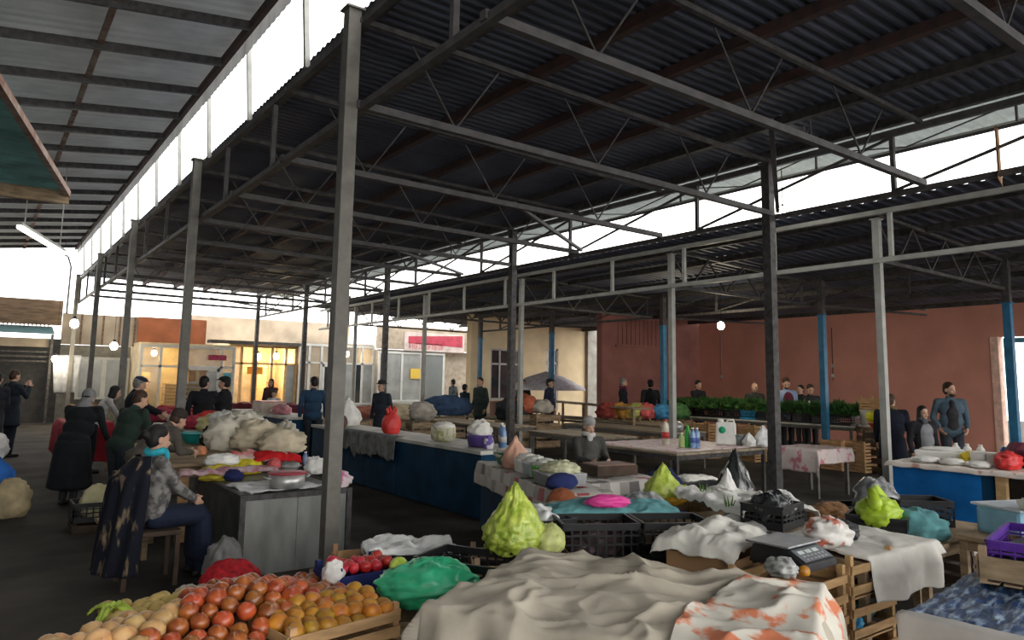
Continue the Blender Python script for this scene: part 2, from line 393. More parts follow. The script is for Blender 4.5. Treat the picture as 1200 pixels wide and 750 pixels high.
def blob(r, seed=0, amp=.18, freq=3.0, nu=36, nv=24, flat=0.0, top=None, crink=.35):
    """a crumpled closed bag form resting on z=0"""
    b = MB()
    def fn(u, v):
        th = math.pi*v; ph = 2*math.pi*u
        d = Vector((math.sin(th)*math.cos(ph), math.sin(th)*math.sin(ph), -math.cos(th)))
        q = d*freq+Vector((seed*3.1, seed*1.7, 0))
        k = 1+amp*noise.noise(q)+amp*crink*(1-2*abs(noise.noise(q*2.3)))+amp*crink*.5*(1-2*abs(noise.noise(q*5.1)))
        p = Vector((d.x*r[0]*k, d.y*r[1]*k, d.z*r[2]*k))
        if top and d.z > .1:
            s = (d.z-.1)/.9; f_ = 1-.78*s**1.3; p.x *= f_; p.y *= f_; p.z += top*s*.75
        p.z = max(p.z, -r[2]*(.72-flat))+r[2]*(.72-flat)
        return p
    return b.grid(fn, nu, nv)
def bag(name, label, cat, loc, r, m, seed, rz=0, group=None, **k):
    o = blob(r, seed, **k).build(name, m, None, loc, rz); return tag(o, label, cat, group)
def drape(x0, x1, y0, y1, over, bump=None, n=70, fold=.035, freq=14, seed=0, slope=.12, cut=None):
    """cloth lying on a table top at z=0 and hanging down over its edges; over=(x-,x+,y-,y+)"""
    a, b_, c, d = over; b = MB(); yt = cut or (lambda s: y1)
    def fn(u, v):
        s = x0-a+(x1-x0+a+b_)*u; t = y0-c+(yt(min(max(s, x0), x1))-y0+c+d)*v
        ex = max(0, x0-s, s-x1); ey = max(0, y0-t, t-max(y1, yt(x0)))
        sx = -1 if s < x0 else 1; sy = -1 if t < y0 else 1
        e = math.hypot(ex, ey); x = min(max(s, x0), x1); y = min(max(t, y0), y1)
        z = bump(x, y) if bump else 0
        z += .006*fbm(s*5+seed, t*5)
        if e > 0:
            wv = fold*min(1, e/.12)*(1+math.sin((s if ey > ex else t)*freq+seed+2*fbm(s*2, t*2, seed)))
            o = slope*e+wv+.012
            x += sx*o*(ex/e); y += sy*o*(ey/e); z -= e
        return (x, y, z)
    return b.grid(fn, n, n)
def table(name, label, cat, x0, x1, y0, y1, h, top, legm, group=None, rz=0, th=.035, leg=.05, rail=True, pivot=None):
    cx, cy = pivot or ((x0+x1)/2, (y0+y1)/2)
    t = thing(name, label, cat, (cx, cy, 0), rz, group); x, y = (x1-x0)/2, (y1-y0)/2
    MB().box((0, 0, h-th/2), (2*x, 2*y, th)).build('table_top', top, t, bevel=.004)
    for sx in (-1, 1):
        for sy in (-1, 1): MB().box((sx*(x-.05), sy*(y-.05), (h-th)/2), (leg, leg, h-th)).build('leg', legm, t)
    if rail:
        b = MB()
        for sx in (-1, 1): b.bar((sx*(x-.05), -y+.05, h-th-.04), (sx*(x-.05), y-.05, h-th-.04), .03, .06)
        for sy in (-1, 1): b.bar((-x+.05, sy*(y-.05), h-th-.04), (x-.05, sy*(y-.05), h-th-.04), .03, .06)
        b.build('apron', legm, t)
    return t
def bottle(label, loc, h, r, body, capm, group=None, name='bottle', lab=None):
    t = thing(name, label, 'bottle', loc, 0, group)
    MB().lathe([(r*.9, 0), (r, .01), (r, h*.55), (r*.92, h*.62), (r*.95, h*.7), (r*.45, h*.88), (r*.38, h*.93)], 12).build('body', body, t)
    MB().lathe([(r*.45, h*.92), (r*.45, h)], 10).build('cap', capm, t)
    if lab: MB().lathe([(r*1.02, h*.25), (r*1.02, h*.5)], 12).build('paper_label', lab, t)
    return t
def bowl(label, loc, r, h, m, group=None, name='bowl', fill=None, fillm=None):
    t = thing(name, label, 'bowl', loc, 0, group)
    b = MB(); b.lathe([(r*.55, 0), (r*.62, .005), (r*.9, h*.7), (r, h), (r*1.06, h), (r*1.06, h-.006), (r*.96, h-.01)], 20); b.build('bowl_shell', m, t)
    if fill is not None: blob((r*.9, r*.9, fill), int(r*97), .2).build('contents', fillm, t, (0, 0, h*.55))
    return t
M['produce_onion'] = mat('red_brown_onion_skin', (.44, .125, .022), .30, .25, 4, .03, col2=(.20, .035, .012), rnd=.35, spec=.6, stretch=(3, 3, .6))
M['produce_yellow'] = mat('yellow_onion_skin', (.66, .42, .18), .4, .2, 4, .03, col2=(.40, .20, .07), rnd=.2, spec=.5, stretch=(3, 3, .6))
M['produce_potato'] = mat('potato_skin', (.55, .40, .13), .6, .2, 9, .05, rnd=.15)
M['produce_persimmon'] = mat('orange_fruit_skin', (.60, .30, .022), .4, .2, 9, .02, col2=(.30, .09, .012), rnd=.3, spec=.5)
M['produce_red'] = mat('red_fruit_skin', (.5, .02, .025), .3, .2, 5, rnd=.2, spec=.5)
M['root'] = mat('dry_onion_neck', (.38, .24, .12), .9, .2, 8)
M['leafgreen'] = mat('leaf_green', (.10, .22, .035), .6, .35, 6)
M['film'] = mat('clear_film', (.72, .73, .72), .25, .1, 8, .3, spec=.6)
M['limefilm'] = mat('cabbage_in_film', (.58, .66, .13), .35, .2, 16, .8, col2=(.26, .38, .02), spec=.6)
M['greenbag'] = mat('green_plastic_bag', (.07, .58, .31), .3, .25, 7, .4, col2=(.02, .36, .16), spec=.6)

def onion_proto(name, m, label, cat, r, tall=.92, neck=.10, group=None):
    b = MB(); pr = [(.05, -tall*.98), (.3, -tall*.93), (.68, -tall*.66), (.95, -tall*.22), (1, .1), (.9, tall*.48), (.6, tall*.8), (.28, tall*.97), (.12, tall+neck*.6), (.08, tall+neck)]
    b.lathe([(a*r, z*r) for a, z in pr], 14)
    o = tag(b.build(name, m), label, cat, group)
    n = MB(); n.tube([(0, 0, r*(tall+neck*.5)), (r*.04, 0, r*(tall+neck*1.3)), (r*.1, r*.05, r*(tall+neck*1.9))], [r*.09, r*.05, r*.02], 6); n.build('dry_neck', M['root'], o)
    return o
def pile(proto, pts, rs=1.0, label=None, tilt=1.2):
    for i, p in enumerate(pts):
        o = proto if i == 0 else dup(proto)
        o.location = p; o.rotation_euler = (random.uniform(-tilt, tilt), random.uniform(-tilt, tilt), random.uniform(0, 6.28))
        s = random.uniform(.86, 1.12)*rs; o.scale = (s, s, s)
# ---------------------------------------------------------------- onion stall
table('market_table', 'low plank table under the heap of red onions', 'table', .62, 2.2, 3.05, 4.66, .42, M['woodold'], M['woodold'])
table('market_table', 'low plank table under the pale yellow onions', 'table', .02, .61, 3.0, 4.02, .42, M['woodold'], M['woodold'])
H0 = lambda x, y: .47+.185*math.exp(-((x-1.22)/.50)**2-((y-4.0)/.40)**2)+.10*math.exp(-((x-.55)/.35)**2-((y-3.75)/.3)**2)
def heap(x0, x1, y0, y1, d, cond, layers=2):
    pts = []; j = 0; y = y0
    while y < y1:
        x = x0+(d/2 if j % 2 else 0)
        while x < x1:
            px, py = x+random.uniform(-.012, .012), y+random.uniform(-.012, .012)
            if cond(px, py): pts.append((px, py, H0(px, py)+random.uniform(-.008, .014)))
            x += d
        y += d*.87; j += 1
    return pts
isred = lambda x, y: (x > .78+.15*math.sin(y*5)) and not (x > 1.2 and y < 3.72) and not (x < 1.06 and y > 4.18) and not (x > 1.86)
ispot = lambda x, y: x < 1.06 and x > .62 and y > 4.18
isyel = lambda x, y: not isred(x, y) and not ispot(x, y) and x < 1.0 and y < 4.0 and (y > 3.18) and (x > .06)
on = onion_proto('onion', M['produce_onion'], 'red brown onion in the heap on the low table', 'onion', .052, group='red brown onions heaped on the low table')
pile(on, heap(.7, 1.9, 3.3, 4.62, .101, isred))
oy = onion_proto('onion', M['produce_yellow'], 'big pale yellow onion at the low end of the heap', 'onion', .058, .86, .05, group='pale yellow onions at the end of the heap')
pile(oy, heap(.08, 1.0, 3.15, 4.02, .108, isyel))
b = MB(); b.ell((0, 0, 0), (.050, .047, .043), 14, 10)
po = tag(b.build('potato', M['produce_potato']), 'round yellow potato heaped behind the onions near the red sack', 'potato', 'yellow potatoes behind the onions')
pile(po, heap(.62, 1.1, 4.16, 4.62, .094, ispot))
base = MB(); base.grid(lambda u, v: (.64+1.2*u, 3.25+1.36*v, .425+max(0, (H0(.64+1.2*u, 3.25+1.36*v)-.52))*(1-max(0, 2*abs(v-.5)-.8)*5*.9)), 30, 30)
tag(base.build('brown_sacking', mat('brown_sacking', (.10, .055, .03), .95, .3, 8)), 'brown sacking bulging under the heaped onions', 'sacking')
# crate of orange fruit at the corner of the stall
cpos = at(398, 712, .52); cpos.z = .425
wood_crate('short pale crate of orange fruit at the corner of the onion stall', (1.53, 3.66, .425), R(9), .62, .40, .15, 2)
pe = tag(MB().ell((0, 0, 0), (.050, .050, .042), 14, 10).build('orange_fruit', M['produce_persimmon']), 'orange fruit lying in the short pale crate', 'fruit', 'orange fruit in the short crate')
s = MB()
for k in range(4): s.ell((.018*math.cos(k*1.57), .018*math.sin(k*1.57), .033), (.016, .011, .004), 6, 4)
s.build('calyx', M['root'], pe)
pts = []
for j in range(5):
    for i in range(7):
        x = -.26+i*.086+(j % 2)*.03; y = -.155+j*.077; c, sn = math.cos(R(9)), math.sin(R(9))
        pts.append((1.53+x*c-y*sn, 3.66+x*sn+y*c, .55+.03*(j/4)+random.uniform(-.01, .02)))
pile(pe, pts, 1.0, tilt=.5)
M['bluetray'] = mat('blue_printed_card', (.02, .03, .14), .5, .2, 6)
wood_crate('low crate of red apples with dark blue sides behind the orange fruit', (2.03, 4.42, .425), R(5), .42, .30, .16, 1, 'bluetray', name='fruit_tray')
ap = tag(MB().lathe([(.004, -.033), (.02, -.036), (.036, -.02), (.041, .004), (.034, .026), (.016, .034), (.004, .027)], 14).build('apple', M['produce_red']), 'red apple in the dark blue tray', 'apple', 'red apples in the blue tray')
MB().tube([(0, 0, .026), (.004, 0, .045)], .003, 5).build('stalk', M['root'], ap)
pile(ap, [(1.9+.075*i, 4.33+.075*j, .585+random.uniform(-.01, .015)) for i in range(5) for j in range(3)], 1.0, tilt=.5)
bag('plastic_bag', 'small crumpled white bag beside the red apples', 'bag', (1.83, 4.30, .50), (.065, .055, .085), M['plasticwhite'], 5, amp=.22)
for (x, y, sd, lb) in ((.16, 3.62, 2, 'bright green cabbage leaves at the low end of the onions'), (.66, 4.36, 4, 'pale green cabbage leaf behind the potatoes')):
    o = thing('cabbage_leaf', lb, 'leaf', (x, y, .50))
    for q in range(4):
        g = MB(); a0 = q*1.6+sd
        g.grid(lambda u, v: ((.07*(u-.5)*(1-.5*v))*math.cos(a0)-(.02+.10*v)*math.sin(a0), (.07*(u-.5)*(1-.5*v))*math.sin(a0)+(.02+.10*v)*math.cos(a0), .05+.07*v-.10*v*v+.012*math.sin(u*14+v*6)), 10, 8)
        g.build('leaf_blade', mat('cabbage_leaf_%d%d' % (q, sd), (.42, .55, .08), .5, .25, 8), o, solid=.003)
bag('sack', 'red net sack slumped at the foot of the sheet-metal counter', 'sack', (1.74, 6.08, 0), (.23, .16, .18), mat('red_net', (.42, .012, .02), .7, .3, 30, .3), 3, amp=.15)
bag('plastic_bag', 'grey translucent bag standing against the sheet-metal counter', 'bag', (1.80, 6.52, 0), (.15, .13, .22), mat('grey_film', (.17, .17, .165), .4, .25, 9, .3), 8, amp=.22)
bag('plastic_bag', 'crumpled pale bag on the floor by the red sack', 'bag', (1.42, 6.0, 0), (.13, .10, .10), mat('pale_film', (.5, .5, .47), .4, .2, 9, .3), 9, amp=.3)

# ---------------------------------------------------------------- crates and bags between the stalls
for k in range(2):
    wood_crate(('aged slatted crate under the one with the green bag' if k == 0 else 'aged slatted crate carrying the big green bag'), (2.2, 3.78, .0+k*.235), R(-30), .62, .42, .225, 2, 'woodold', group='crates under the green bag')
g = bag('plastic_bag', 'big bulging emerald green plastic bag on a slatted crate', 'bag', (2.2, 3.80, .475), (.27, .21, .13), M['greenbag'], 4, R(-33), amp=.17, freq=3, nu=56, nv=36, crink=.5)
bag('fruit', 'small yellow green fruit peeping from behind the green bag', 'fruit', (2.10, 3.98, .60), (.06, .05, .06), M['limefilm'], 2, amp=.05)
plastic_crate('black plastic crate covered with clear film behind the green bag', (2.6, 4.78, .30), R(-18), .62, .42, .24)
tag(drape(-.3, .3, -.19, .19, (.06, .06, .05, .05), lambda x, y: .02+.05*fbm(x*7, y*7, 2), 40, .01, 20).build('plastic_sheet', M['film'], None, (2.6, 4.78, .56), R(-18), solid=.003), 'crumpled clear film over the black crate behind the green bag', 'film')
wood_crate('aged crate under the film covered black crate', (2.6, 4.78, .0), R(-18), .6, .42, .28, 3, 'woodold')
wood_crate('cardboard coloured box beside the red apples', (2.28, 4.9, .38), R(-15), .36, .26, .17, 1, 'cardboard', name='fruit_box')
wood_crate('aged crate under the brown fruit box', (2.2, 5.02, .0), R(-15), .42, .3, .36, 3, 'woodold')
plastic_crate('empty black crate tilted against the tarp stall below the cabbage', (2.62, 3.98, .42), R(-62), .62, .40, .22)
wood_crate('aged crate under the tilted black crate', (2.62, 3.98, .0), R(-62), .62, .42, .4, 4, 'woodold')
# cabbage in a tied film bag
t = thing('bagged_cabbage', 'tall lime green cabbage tied in clear film beside the tarp stall', 'cabbage', (2.98, 4.03, .62))
blob((.19, .17, .17), 11, .20, 4, 64, 44, top=.18, crink=.6).build('film_bag', M['limefilm'], t)
blob((.11, .10, .10), 12, .25, 6, 30, 20).build('cabbage_head', mat('pale_cabbage', (.62, .66, .25), .5, .2, 9, .2), t, (.19, -.12, .0))
wood_crate('aged crate standing under the tall film wrapped cabbage', (3.02, 4.0, .0), R(-30), .66, .50, .61, 5, 'woodold')

# ---------------------------------------------------------------- stall under the grey tarp
TA, TZ = R(28.8), .76
tt = table('market_table', 'plank table hidden under the grey tarp', 'table', -.62, .52, -.74, .74, TZ-.02, M['woodold'], M['woodold'], rz=TA, pivot=(2.54-.05*math.cos(TA), 2.49-.05*math.sin(TA)))
M['tarp'] = mat('grey_canvas', (.44, .395, .32), .95, .10, 5, .35)
HB = [(-.35, .45, .05, .22), (.15, .5, .07, .2), (.42, .15, .06, .18), (-.1, 0, .07, .25), (-.4, -.3, .04, .2), (.3, -.4, .05, .22), (.0, -.62, .04, .15)]
def bumps(x, y):
    z = 0
    for bx, by, h, w in HB: z += h*math.exp(-((x-bx)**2+(y-by)**2)/w**2)
    r = .5-abs(fbm(x*2.2+3, y*2.2, 1))
    rr = 1-min(1, abs(fbm(x*1.7+y*.6+2, y*1.7-x*.5, 8, 2))*3.2); r2 = 1-min(1, abs(fbm(x*3.4+5, y*2.6+x, 3, 2))*3.0)
    r3 = 1-min(1, abs(fbm(x*5.2+y*1.5+9, y*2.2-x*1.3, 6, 2))*2.6)
    return z*.85+.034*rr**2+.018*r2**2+.007*r3**2+.03*max(0, r)
tp = drape(-.625, .53, -.75, .75, (.42, .30, .4, .12), bumps, 190, .034, 19, 2, .10).build('grey_tarp', M['tarp'], None, (2.54, 2.49, TZ), TA, solid=.004)
tag(tp, 'creased grey canvas tarp thrown over a goods stall', 'tarp')
# white cloth with orange print across its near edge
pm = mat('orange_print_cloth', (.60, .57, .50), .9, .05, 7, .1, col2=(.60, .20, .10), thresh=(.40, .47))
pc = drape(-.655, .56, -.775, -.3, (.46, .40, .44, .0), lambda x, y: bumps(min(max(x, -.62), .62), max(y, -.74))+.016, 130, .032, 15, 5, .13, cut=lambda s: -.10-.42*(s+.62)+.04*math.sin(s*9)).build('printed_cloth', pm, None, (2.54, 2.49, TZ+.004), TA, solid=.003)
tag(pc, 'off white cloth with orange blotches over the corner of the grey tarp', 'cloth')
t = thing('bucket', 'white plastic bucket standing against the hanging grey tarp', 'bucket', (1.62, 2.42, .38))
MB().lathe([(.10, 0), (.105, .01), (.13, .235), (.137, .24), (.137, .26), (.125, .26)], 24).build('bucket_shell', M['plasticwhite'], t)
wood_crate('aged crate under the white bucket', (1.62, 2.42, .0), TA, .4, .36, .37, 3, 'woodold')

# ---------------------------------------------------------------- crates and scale
for k in range(3):
    wood_crate('pale slatted crate at the %s of the stack holding the scale' % ('bottom', 'middle', 'top')[k], (3.93, 2.62, .0+.230*k), R(4), .58, .42, .218, 2, fill=.42, group='crate stack with the scale')
for k in range(3):
    wood_crate('pale slatted crate at the %s of the stack beside the hanging white cloth' % ('bottom', 'middle', 'top')[k], (4.52, 2.62, .0+.245*k), R(1), .52, .40, .232, 2, fill=.42, group='crate stack beside the hanging cloth')
t = thing('weighing_scale', 'black weighing scale with steel pan on the slatted crates', 'scale', (3.97, 2.62, .70), R(3))
b = MB(); b.add([(-.17, -.20, .012), (.17, -.20, .012), (.17, .17, .012), (-.17, .17, .012), (-.17, -.19, .05), (.17, -.19, .05), (.16, .15, .115), (-.16, .15, .115), (-.165, -.07, .115), (.165, -.07, .115)], [(3, 2, 1, 0), (0, 1, 5, 4), (4, 5, 9, 8), (8, 9, 6, 7), (1, 2, 6, 9, 5), (2, 3, 7, 6), (3, 0, 4, 8, 7)])
b.build('body', M['black'], t, bevel=.006)
MB().box((0, .045, .128), (.36, .28, .012)).build('pan', mat('brushed_steel', (.33, .34, .36), .35, .1, 20, metal=.7), t, bevel=.004)
for sx in (-1, 1):
    for sy in (-1, 1): MB().lathe([(.014, 0), (.016, .012)], 10, (sx*.14, sy*.15, 0)).build('foot', M['black'], t)
rot = Euler((math.atan2(.065, .12), 0, 0)).to_matrix()
MB().box((0, -.133, .0875), (.30, .105, .004), rot=rot).build('control_panel', mat('scale_panel', (.10, .11, .12), .4), t)
for k in range(3): MB().box((-.09+k*.075, -.118, .0985), (.055, .025, .003), rot=rot).build('display', mat('scale_display%d' % k, (.45, .52, .50), .3), t)
kb = MB()
for i in range(6):
    for j in range(2): kb.box((-.1+i*.04, -.145-.022*j, .083-.012*j), (.022, .012, .004), rot=rot)
kb.build('keypad', mat('scale_keys', (.3, .3, .32), .5), t)
bag('plastic_bag', 'crumpled clear bag slumped at the side of the black scale', 'bag', (3.70, 2.50, .70), (.07, .08, .055), mat('grey_clear_film', (.42, .43, .42), .3, .3, 12, .3, spec=.6), 21, amp=.3)
bag('orange_fruit', 'single orange fruit lying in front of the scale', 'fruit', (3.80, 2.425, .70), (.032, .032, .032), M['produce_persimmon'], 1, amp=.03)
bag('plastic_bag', 'white bag stuffed inside the middle crate below the scale', 'bag', (3.93, 2.60, .275), (.2, .15, .09), M['plasticwhite'], 22, amp=.25)
bag('plastic_bag', 'teal blue bag inside the crate next to the white cloth', 'bag', (4.52, 2.62, .295), (.2, .15, .085), mat('teal_bag', (.02, .11, .14), .5), 23, amp=.2)
bag('plastic_bag', 'small sky blue bag pushed between the slats of the crate', 'bag', (4.36, 2.47, .30), (.06, .05, .05), mat('sky_bag', (.03, .30, .55), .4), 24, amp=.25)
bag('plastic_bag', 'white and red bag on top of the crate beside the scale', 'bag', (4.40, 2.64, .76), (.15, .12, .09), mat('white_red_bag', (.7, .68, .64), .5, .1, 9, .2, col2=(.55, .16, .1), thresh=(.38, .44)), 25, amp=.3)
bag('plastic_bag', 'dark bag in the top crate corner near the hanging cloth', 'bag', (4.62, 2.68, .76), (.10, .10, .07), M['black'], 26, amp=.25)

# ---------------------------------------------------------------- middle goods stall behind the tarp
table('market_table', 'plank table loaded with crates behind the tarp stall', 'table', 3.3, 5.0, 2.95, 4.5, .50, M['woodold'], M['woodold'])
def card_box(label, loc, rz, d, m='cardboard', flaps=True):
    t = thing('cardboard_box', label, 'box', loc, rz); x, y, z = d
    b = MB()
    for sx in (-1, 1): b.box((sx*x/2, 0, z/2), (.006, y, z)); b.box((0, sx*y/2, z/2), (x, .006, z))
    b.box((0, 0, .004), (x, y, .006)); b.build('box_body', M[m], t)
    if flaps:
        for sx in (-1, 1): MB().box((sx*(x/2+.045), 0, z-.015), (.10, y*.96, .005), rot=Euler((0, sx*R(20), 0)).to_matrix()).build('flap', M[m], t)
    MB().box((0, -y/2-.004, z*.5), (x*.18, .002, z)).build('packing_tape', mat('packing_tape', (.42, .30, .17), .3), t)
    return t
card_box('brown cardboard box under the heap of white cloth', (4.02, 3.16, .52), R(14), (.62, .46, .17), flaps=False)
card_box('orange brown cardboard box between the white cloth and the scale', (4.08, 2.985, .0), R(14), (.5, .1, .50), flaps=False)
plastic_crate('black lattice crate below the pink and teal bags', (3.66, 3.98, .50), R(-28), .54, .38, .27)
plastic_crate('black lattice crate with white film behind the lime cabbage', (3.42, 4.38, .50), R(-8), .40, .52, .26)
plastic_crate('black lattice crate next to the white cloth heap', (4.15, 3.72, .50), R(-28), .5, .38, .27)
def heapcloth(name, label, loc, rz, w, d, h, m, seed, n=70, cat='cloth'):
    def bp(x, y): return h*(1-(2*x/w)**4*.5)*(1-(2*y/d)**4*.5)*(.75+.5*fbm(x*3+seed, y*3, seed))+.05*(.5-abs(fbm(x*5, y*5, seed)))
    o = drape(-w/2, w/2, -d/2, d/2, (.08, .08, .035, .06), bp, n, .02, 22, seed, .2).build(name, m, None, loc, rz, solid=.003); return tag(o, label, cat)
heapcloth('white_cloth', 'heap of creased white cloth over the brown box', (4.02, 3.20, .70), R(14), .64, .5, .14, M['whitecloth'], 3)
heapcloth('white_cloth', 'creased pale cloth spread behind the black scale', (4.55, 3.42, .68), R(14), .5, .42, .12, mat('pale_grey_cloth', (.50, .50, .47), .9, .15, 4, .1), 9)
M['tealcloth'] = fabric('teal_cloth', (.14, .36, .38)); M['pink'] = mat('pink_plastic', (.72, .07, .32), .45, .15, 8)
heapcloth('teal_cloth', 'pale teal cloth heaped over the black crates', (4.05, 4.22, .75), R(-28), .95, .34, .09, M['tealcloth'], 5)
bag('plastic_bag', 'bright pink bag lying on the teal cloth', 'bag', (3.86, 4.06, .83), (.16, .07, .05), M['pink'], 31, R(-30), amp=.2)
bag('plastic_bag', 'clear film bunched in the lattice crate behind the lime cabbage', 'bag', (3.45, 4.40, .53), (.16, .2, .16), M['film'], 32, amp=.3)
bag('plastic_bag', 'dark wares inside the lattice crate below the pink bag', 'bag', (3.66, 3.98, .52), (.22, .14, .12), mat('dark_mixed', (.08, .05, .055), .6, .5, 20), 33, amp=.25)
bag('clay_pot', 'rust brown pot behind the lattice crates', 'pot', (4.0, 4.75, .66), (.13, .12, .12), mat('rust_brown', (.32, .10, .04), .8), 34, amp=.08)
tag(MB().box((0, 0, .012), (.65, .20, .024)).build('board', M['beige'], None, (3.9, 4.62, .76), R(30), bevel=.004), 'pale board lying across the lattice crates', 'board')
wood_crate('aged crate under the pale board', (4.1, 4.74, .0), R(10), .5, .4, .66, 5, 'woodold')
# second part of the stall, behind the scale
table('market_table', 'plank table behind the scale with white cloth over its end', 'table', 4.45, 5.35, 2.42, 3.8, .68, M['woodold'], M['woodold'])
tag(drape(-.44, .45, -.68, .0, (.02, .06, .27, .0), lambda x, y: .02+.04*max(0, fbm(x*4, y*4, 7)), 80, .03, 13, 4, .06).build('white_cloth', M['whitecloth'], None, (4.92, 3.10, .70), 0, solid=.003), 'white cloth hanging over the table end beside the crates', 'cloth')
tag(drape(-.3, .3, -.55, .45, (.05, .05, .0, .05), lambda x, y: .12+.12*max(0, fbm(x*3, y*3, 5))+.03*(.5-abs(fbm(x*8, y*8, 2))), 70, .02, 13, 4, .06).build('white_cloth', M['plasticwhite'], None, (5.0, 3.75, .72), R(-20), solid=.003), 'crumpled white sheet piled behind the black bags', 'cloth')
plastic_crate('black crate full of black bags behind the scale', (4.72, 3.25, .74), R(10), .36, .30, .16)
bag('plastic_bag', 'shiny black bag bulging from the crate behind the scale', 'bag', (4.72, 3.25, .77), (.17, .14, .12), mat('shiny_black_bag', (.02, .022, .024), .25, .2, 9, .3, spec=.6), 41, amp=.3)
plastic_crate('low black tray holding the lime green bag', (5.62, 2.95, .69), R(-70), .40, .30, .09)
t = thing('carrier_bag', 'lime green carrier bag in the low black tray', 'bag', (5.62, 2.95, .70), R(20)); t.scale = (1.25, 1.25, 1.25)
LB = mat('lime_plastic_bag', (.45, .62, .04), .35, .2, 6, .2, col2=(.30, .44, .03))
blob((.15, .12, .10), 42, .2, 4, 40, 26).build('bag_body', LB, t)
for sx in (-1, 1): MB().tube([(sx*.09, 0, .09), (sx*.12, .0, .16), (sx*.09, .02, .21), (sx*.05, .01, .16), (sx*.03, 0, .10)], [.05, .04, .025, .035, .045], 8).build('bag_handle', LB, t)
table('market_table', 'low table carrying the black crates before the blue stall', 'table', 5.4, 6.9, 2.55, 3.6, .62, M['woodold'], M['woodold'])
plastic_crate('deep black crate standing before the blue stall panel', (6.45, 3.05, .62), R(-40), .42, .32, .20)
bag('plastic_bag', 'clear dark film bag behind the deep black crate', 'bag', (6.35, 3.35, .62), (.22, .16, .19), mat('smoky_film', (.16, .165, .17), .25, .3, 9, .3, spec=.6), 43, amp=.25)
bag('cloth_bundle', 'pale teal cloth bundle beside the lime carrier bag', 'cloth', (5.85, 2.78, .62), (.16, .2, .12), M['tealcloth'], 44, amp=.25)
bag('cloth_bundle', 'brown netted bundle on the table behind the white cloth', 'bundle', (5.75, 3.42, .62), (.22, .14, .10), mat('brown_net', (.28, .14, .06), .8, .4, 25, .2), 45, amp=.2)
plastic_crate('shallow black crate behind the brown netted bundle', (6.15, 3.45, .62), R(-30), .4, .3, .12)
t = bag('refuse_bag', 'tall glossy black bag slumped over behind the white sheet', 'bag', (5.62, 4.25, .60), (.22, .16, .22), mat('glossy_black_film', (.025, .03, .028), .2, .3, 6, .3, spec=.7), 46, R(20), amp=.25, top=.22)
wood_crate('aged crate under the tall black bag', (5.62, 4.25, .0), R(20), .5, .4, .6, 4, 'woodold')
bag('plastic_bag', 'white bag with pointed top beside the tall black bag', 'bag', (5.25, 4.05, .74), (.09, .08, .09), M['plasticwhite'], 47, amp=.2, top=.18)
for i, (x, y, lb) in enumerate(((4.98, 4.08, 'green leek tops standing before the white pointed bag'), (4.62, 3.55, 'small green herb bunch in the pale box behind the scale'))):
    o = thing('herb_bunch', lb, 'herbs', (x, y, .74))
    for q in range(7):
        a = q*.9; MB().tube([(0, 0, 0), (.012*math.cos(a), .012*math.sin(a), .08), (.045*math.cos(a), .045*math.sin(a), .15+.02*(q % 3))], [.006, .009, .002], 5).build('leaf_blade', M['leafgreen'], o)
t = thing('bagged_cabbage', 'yellow green cabbage under film on the stall behind the white sheet', 'cabbage', (5.0, 4.55, .72))
blob((.16, .14, .11), 13, .22, 5, 40, 26, top=.16).build('film_bag', M['limefilm'], t)
blob((.10, .09, .07), 14, .25, 6).build('cabbage_head', mat('pale_lime', (.55, .6, .15), .5, .2, 9), t, (.17, -.06, 0))
blob((.15, .11, .05), 15, .2, 6).build('orange_peel_tray', mat('amber_tray', (.6, .33, .02), .5), t, (.02, -.06, -.03))
heapcloth('white_cloth', 'dark checked cloth with white film behind the teal cloth', (4.55, 4.48, .72), R(-20), .5, .34, .10, mat('dark_check_film', (.55, .56, .56), .4, .3, 14, .2, col2=(.06, .07, .08)), 15)
wood_crate('aged crate under the yellow green cabbage', (4.85, 4.5, .0), R(-20), 1.0, .55, .70, 5, 'woodold')

# ---------------------------------------------------------------- table with the blue cloth
table('market_table', 'plank table under the blue plastic sheet', 'table', 3.62, 5.5, .75, 1.92, .68, M['woodold'], M['woodold'], rz=R(8), pivot=(4.55, 1.33))
tag(drape(-.93, .95, -.57, .57, (.03, .05, .0, .05), lambda x, y: .012*fbm(x*9, y*14, 3)+.02*(.5-abs(fbm(x*5, y*8, 6))), 110, .01, 14, 3, .1).build('plastic_sheet', mat('blue_sheet', (.30, .40, .52), .45, .2, 10, .6, col2=(.008, .038, .115), thresh=(.46, .66), stretch=(.7, 3.2, 1)), None, (4.55, 1.33, .695), R(8), solid=.002), 'crumpled blue plastic sheet covering the table with the purple crate', 'sheet')
tag(drape(-.945, -.88, -.58, .58, (.40, .0, .0, .02), lambda x, y: .012, 60, .02, 9, 6, .12).build('white_cloth', mat('greyish_white_cloth', (.46, .44, .41), .9, .12, 4, .1), None, (4.55, 1.33, .702), R(8), solid=.003), 'greyish cloth hanging down from the edge of the blue sheet', 'cloth')
wood_crate('shallow wooden crate holding the purple crate on the blue sheet', (4.84, 1.62, .72), R(12), .78, .5, .17, 1, 'woodold')
PU = mat('purple_plastic', (.09, .025, .28), .4, .2, 6)
plastic_crate('purple lattice crate nested in the shallow wooden crate', (4.85, 1.62, .735), R(12), .70, .43, .20, PU)
bag('plastic_bag', 'black wares filling the purple crate', 'bag', (4.85, 1.62, .76), (.30, .17, .10), M['black'], 51, R(12), amp=.15)
t = thing('storage_tub', 'pale blue tub with white bags behind the purple crate', 'tub', (6.2, 2.2, .70), R(-20))
b = MB(); b.box((0, 0, .10), (.46, .36, .20)); b.build('tub_body', mat('pale_blue_tub', (.24, .45, .60), .4, .1, 6), t, bevel=.03)
MB().box((0, 0, .205), (.5, .4, .02)).build('lid', mat('white_lid', (.55, .62, .68), .4), t, bevel=.008)
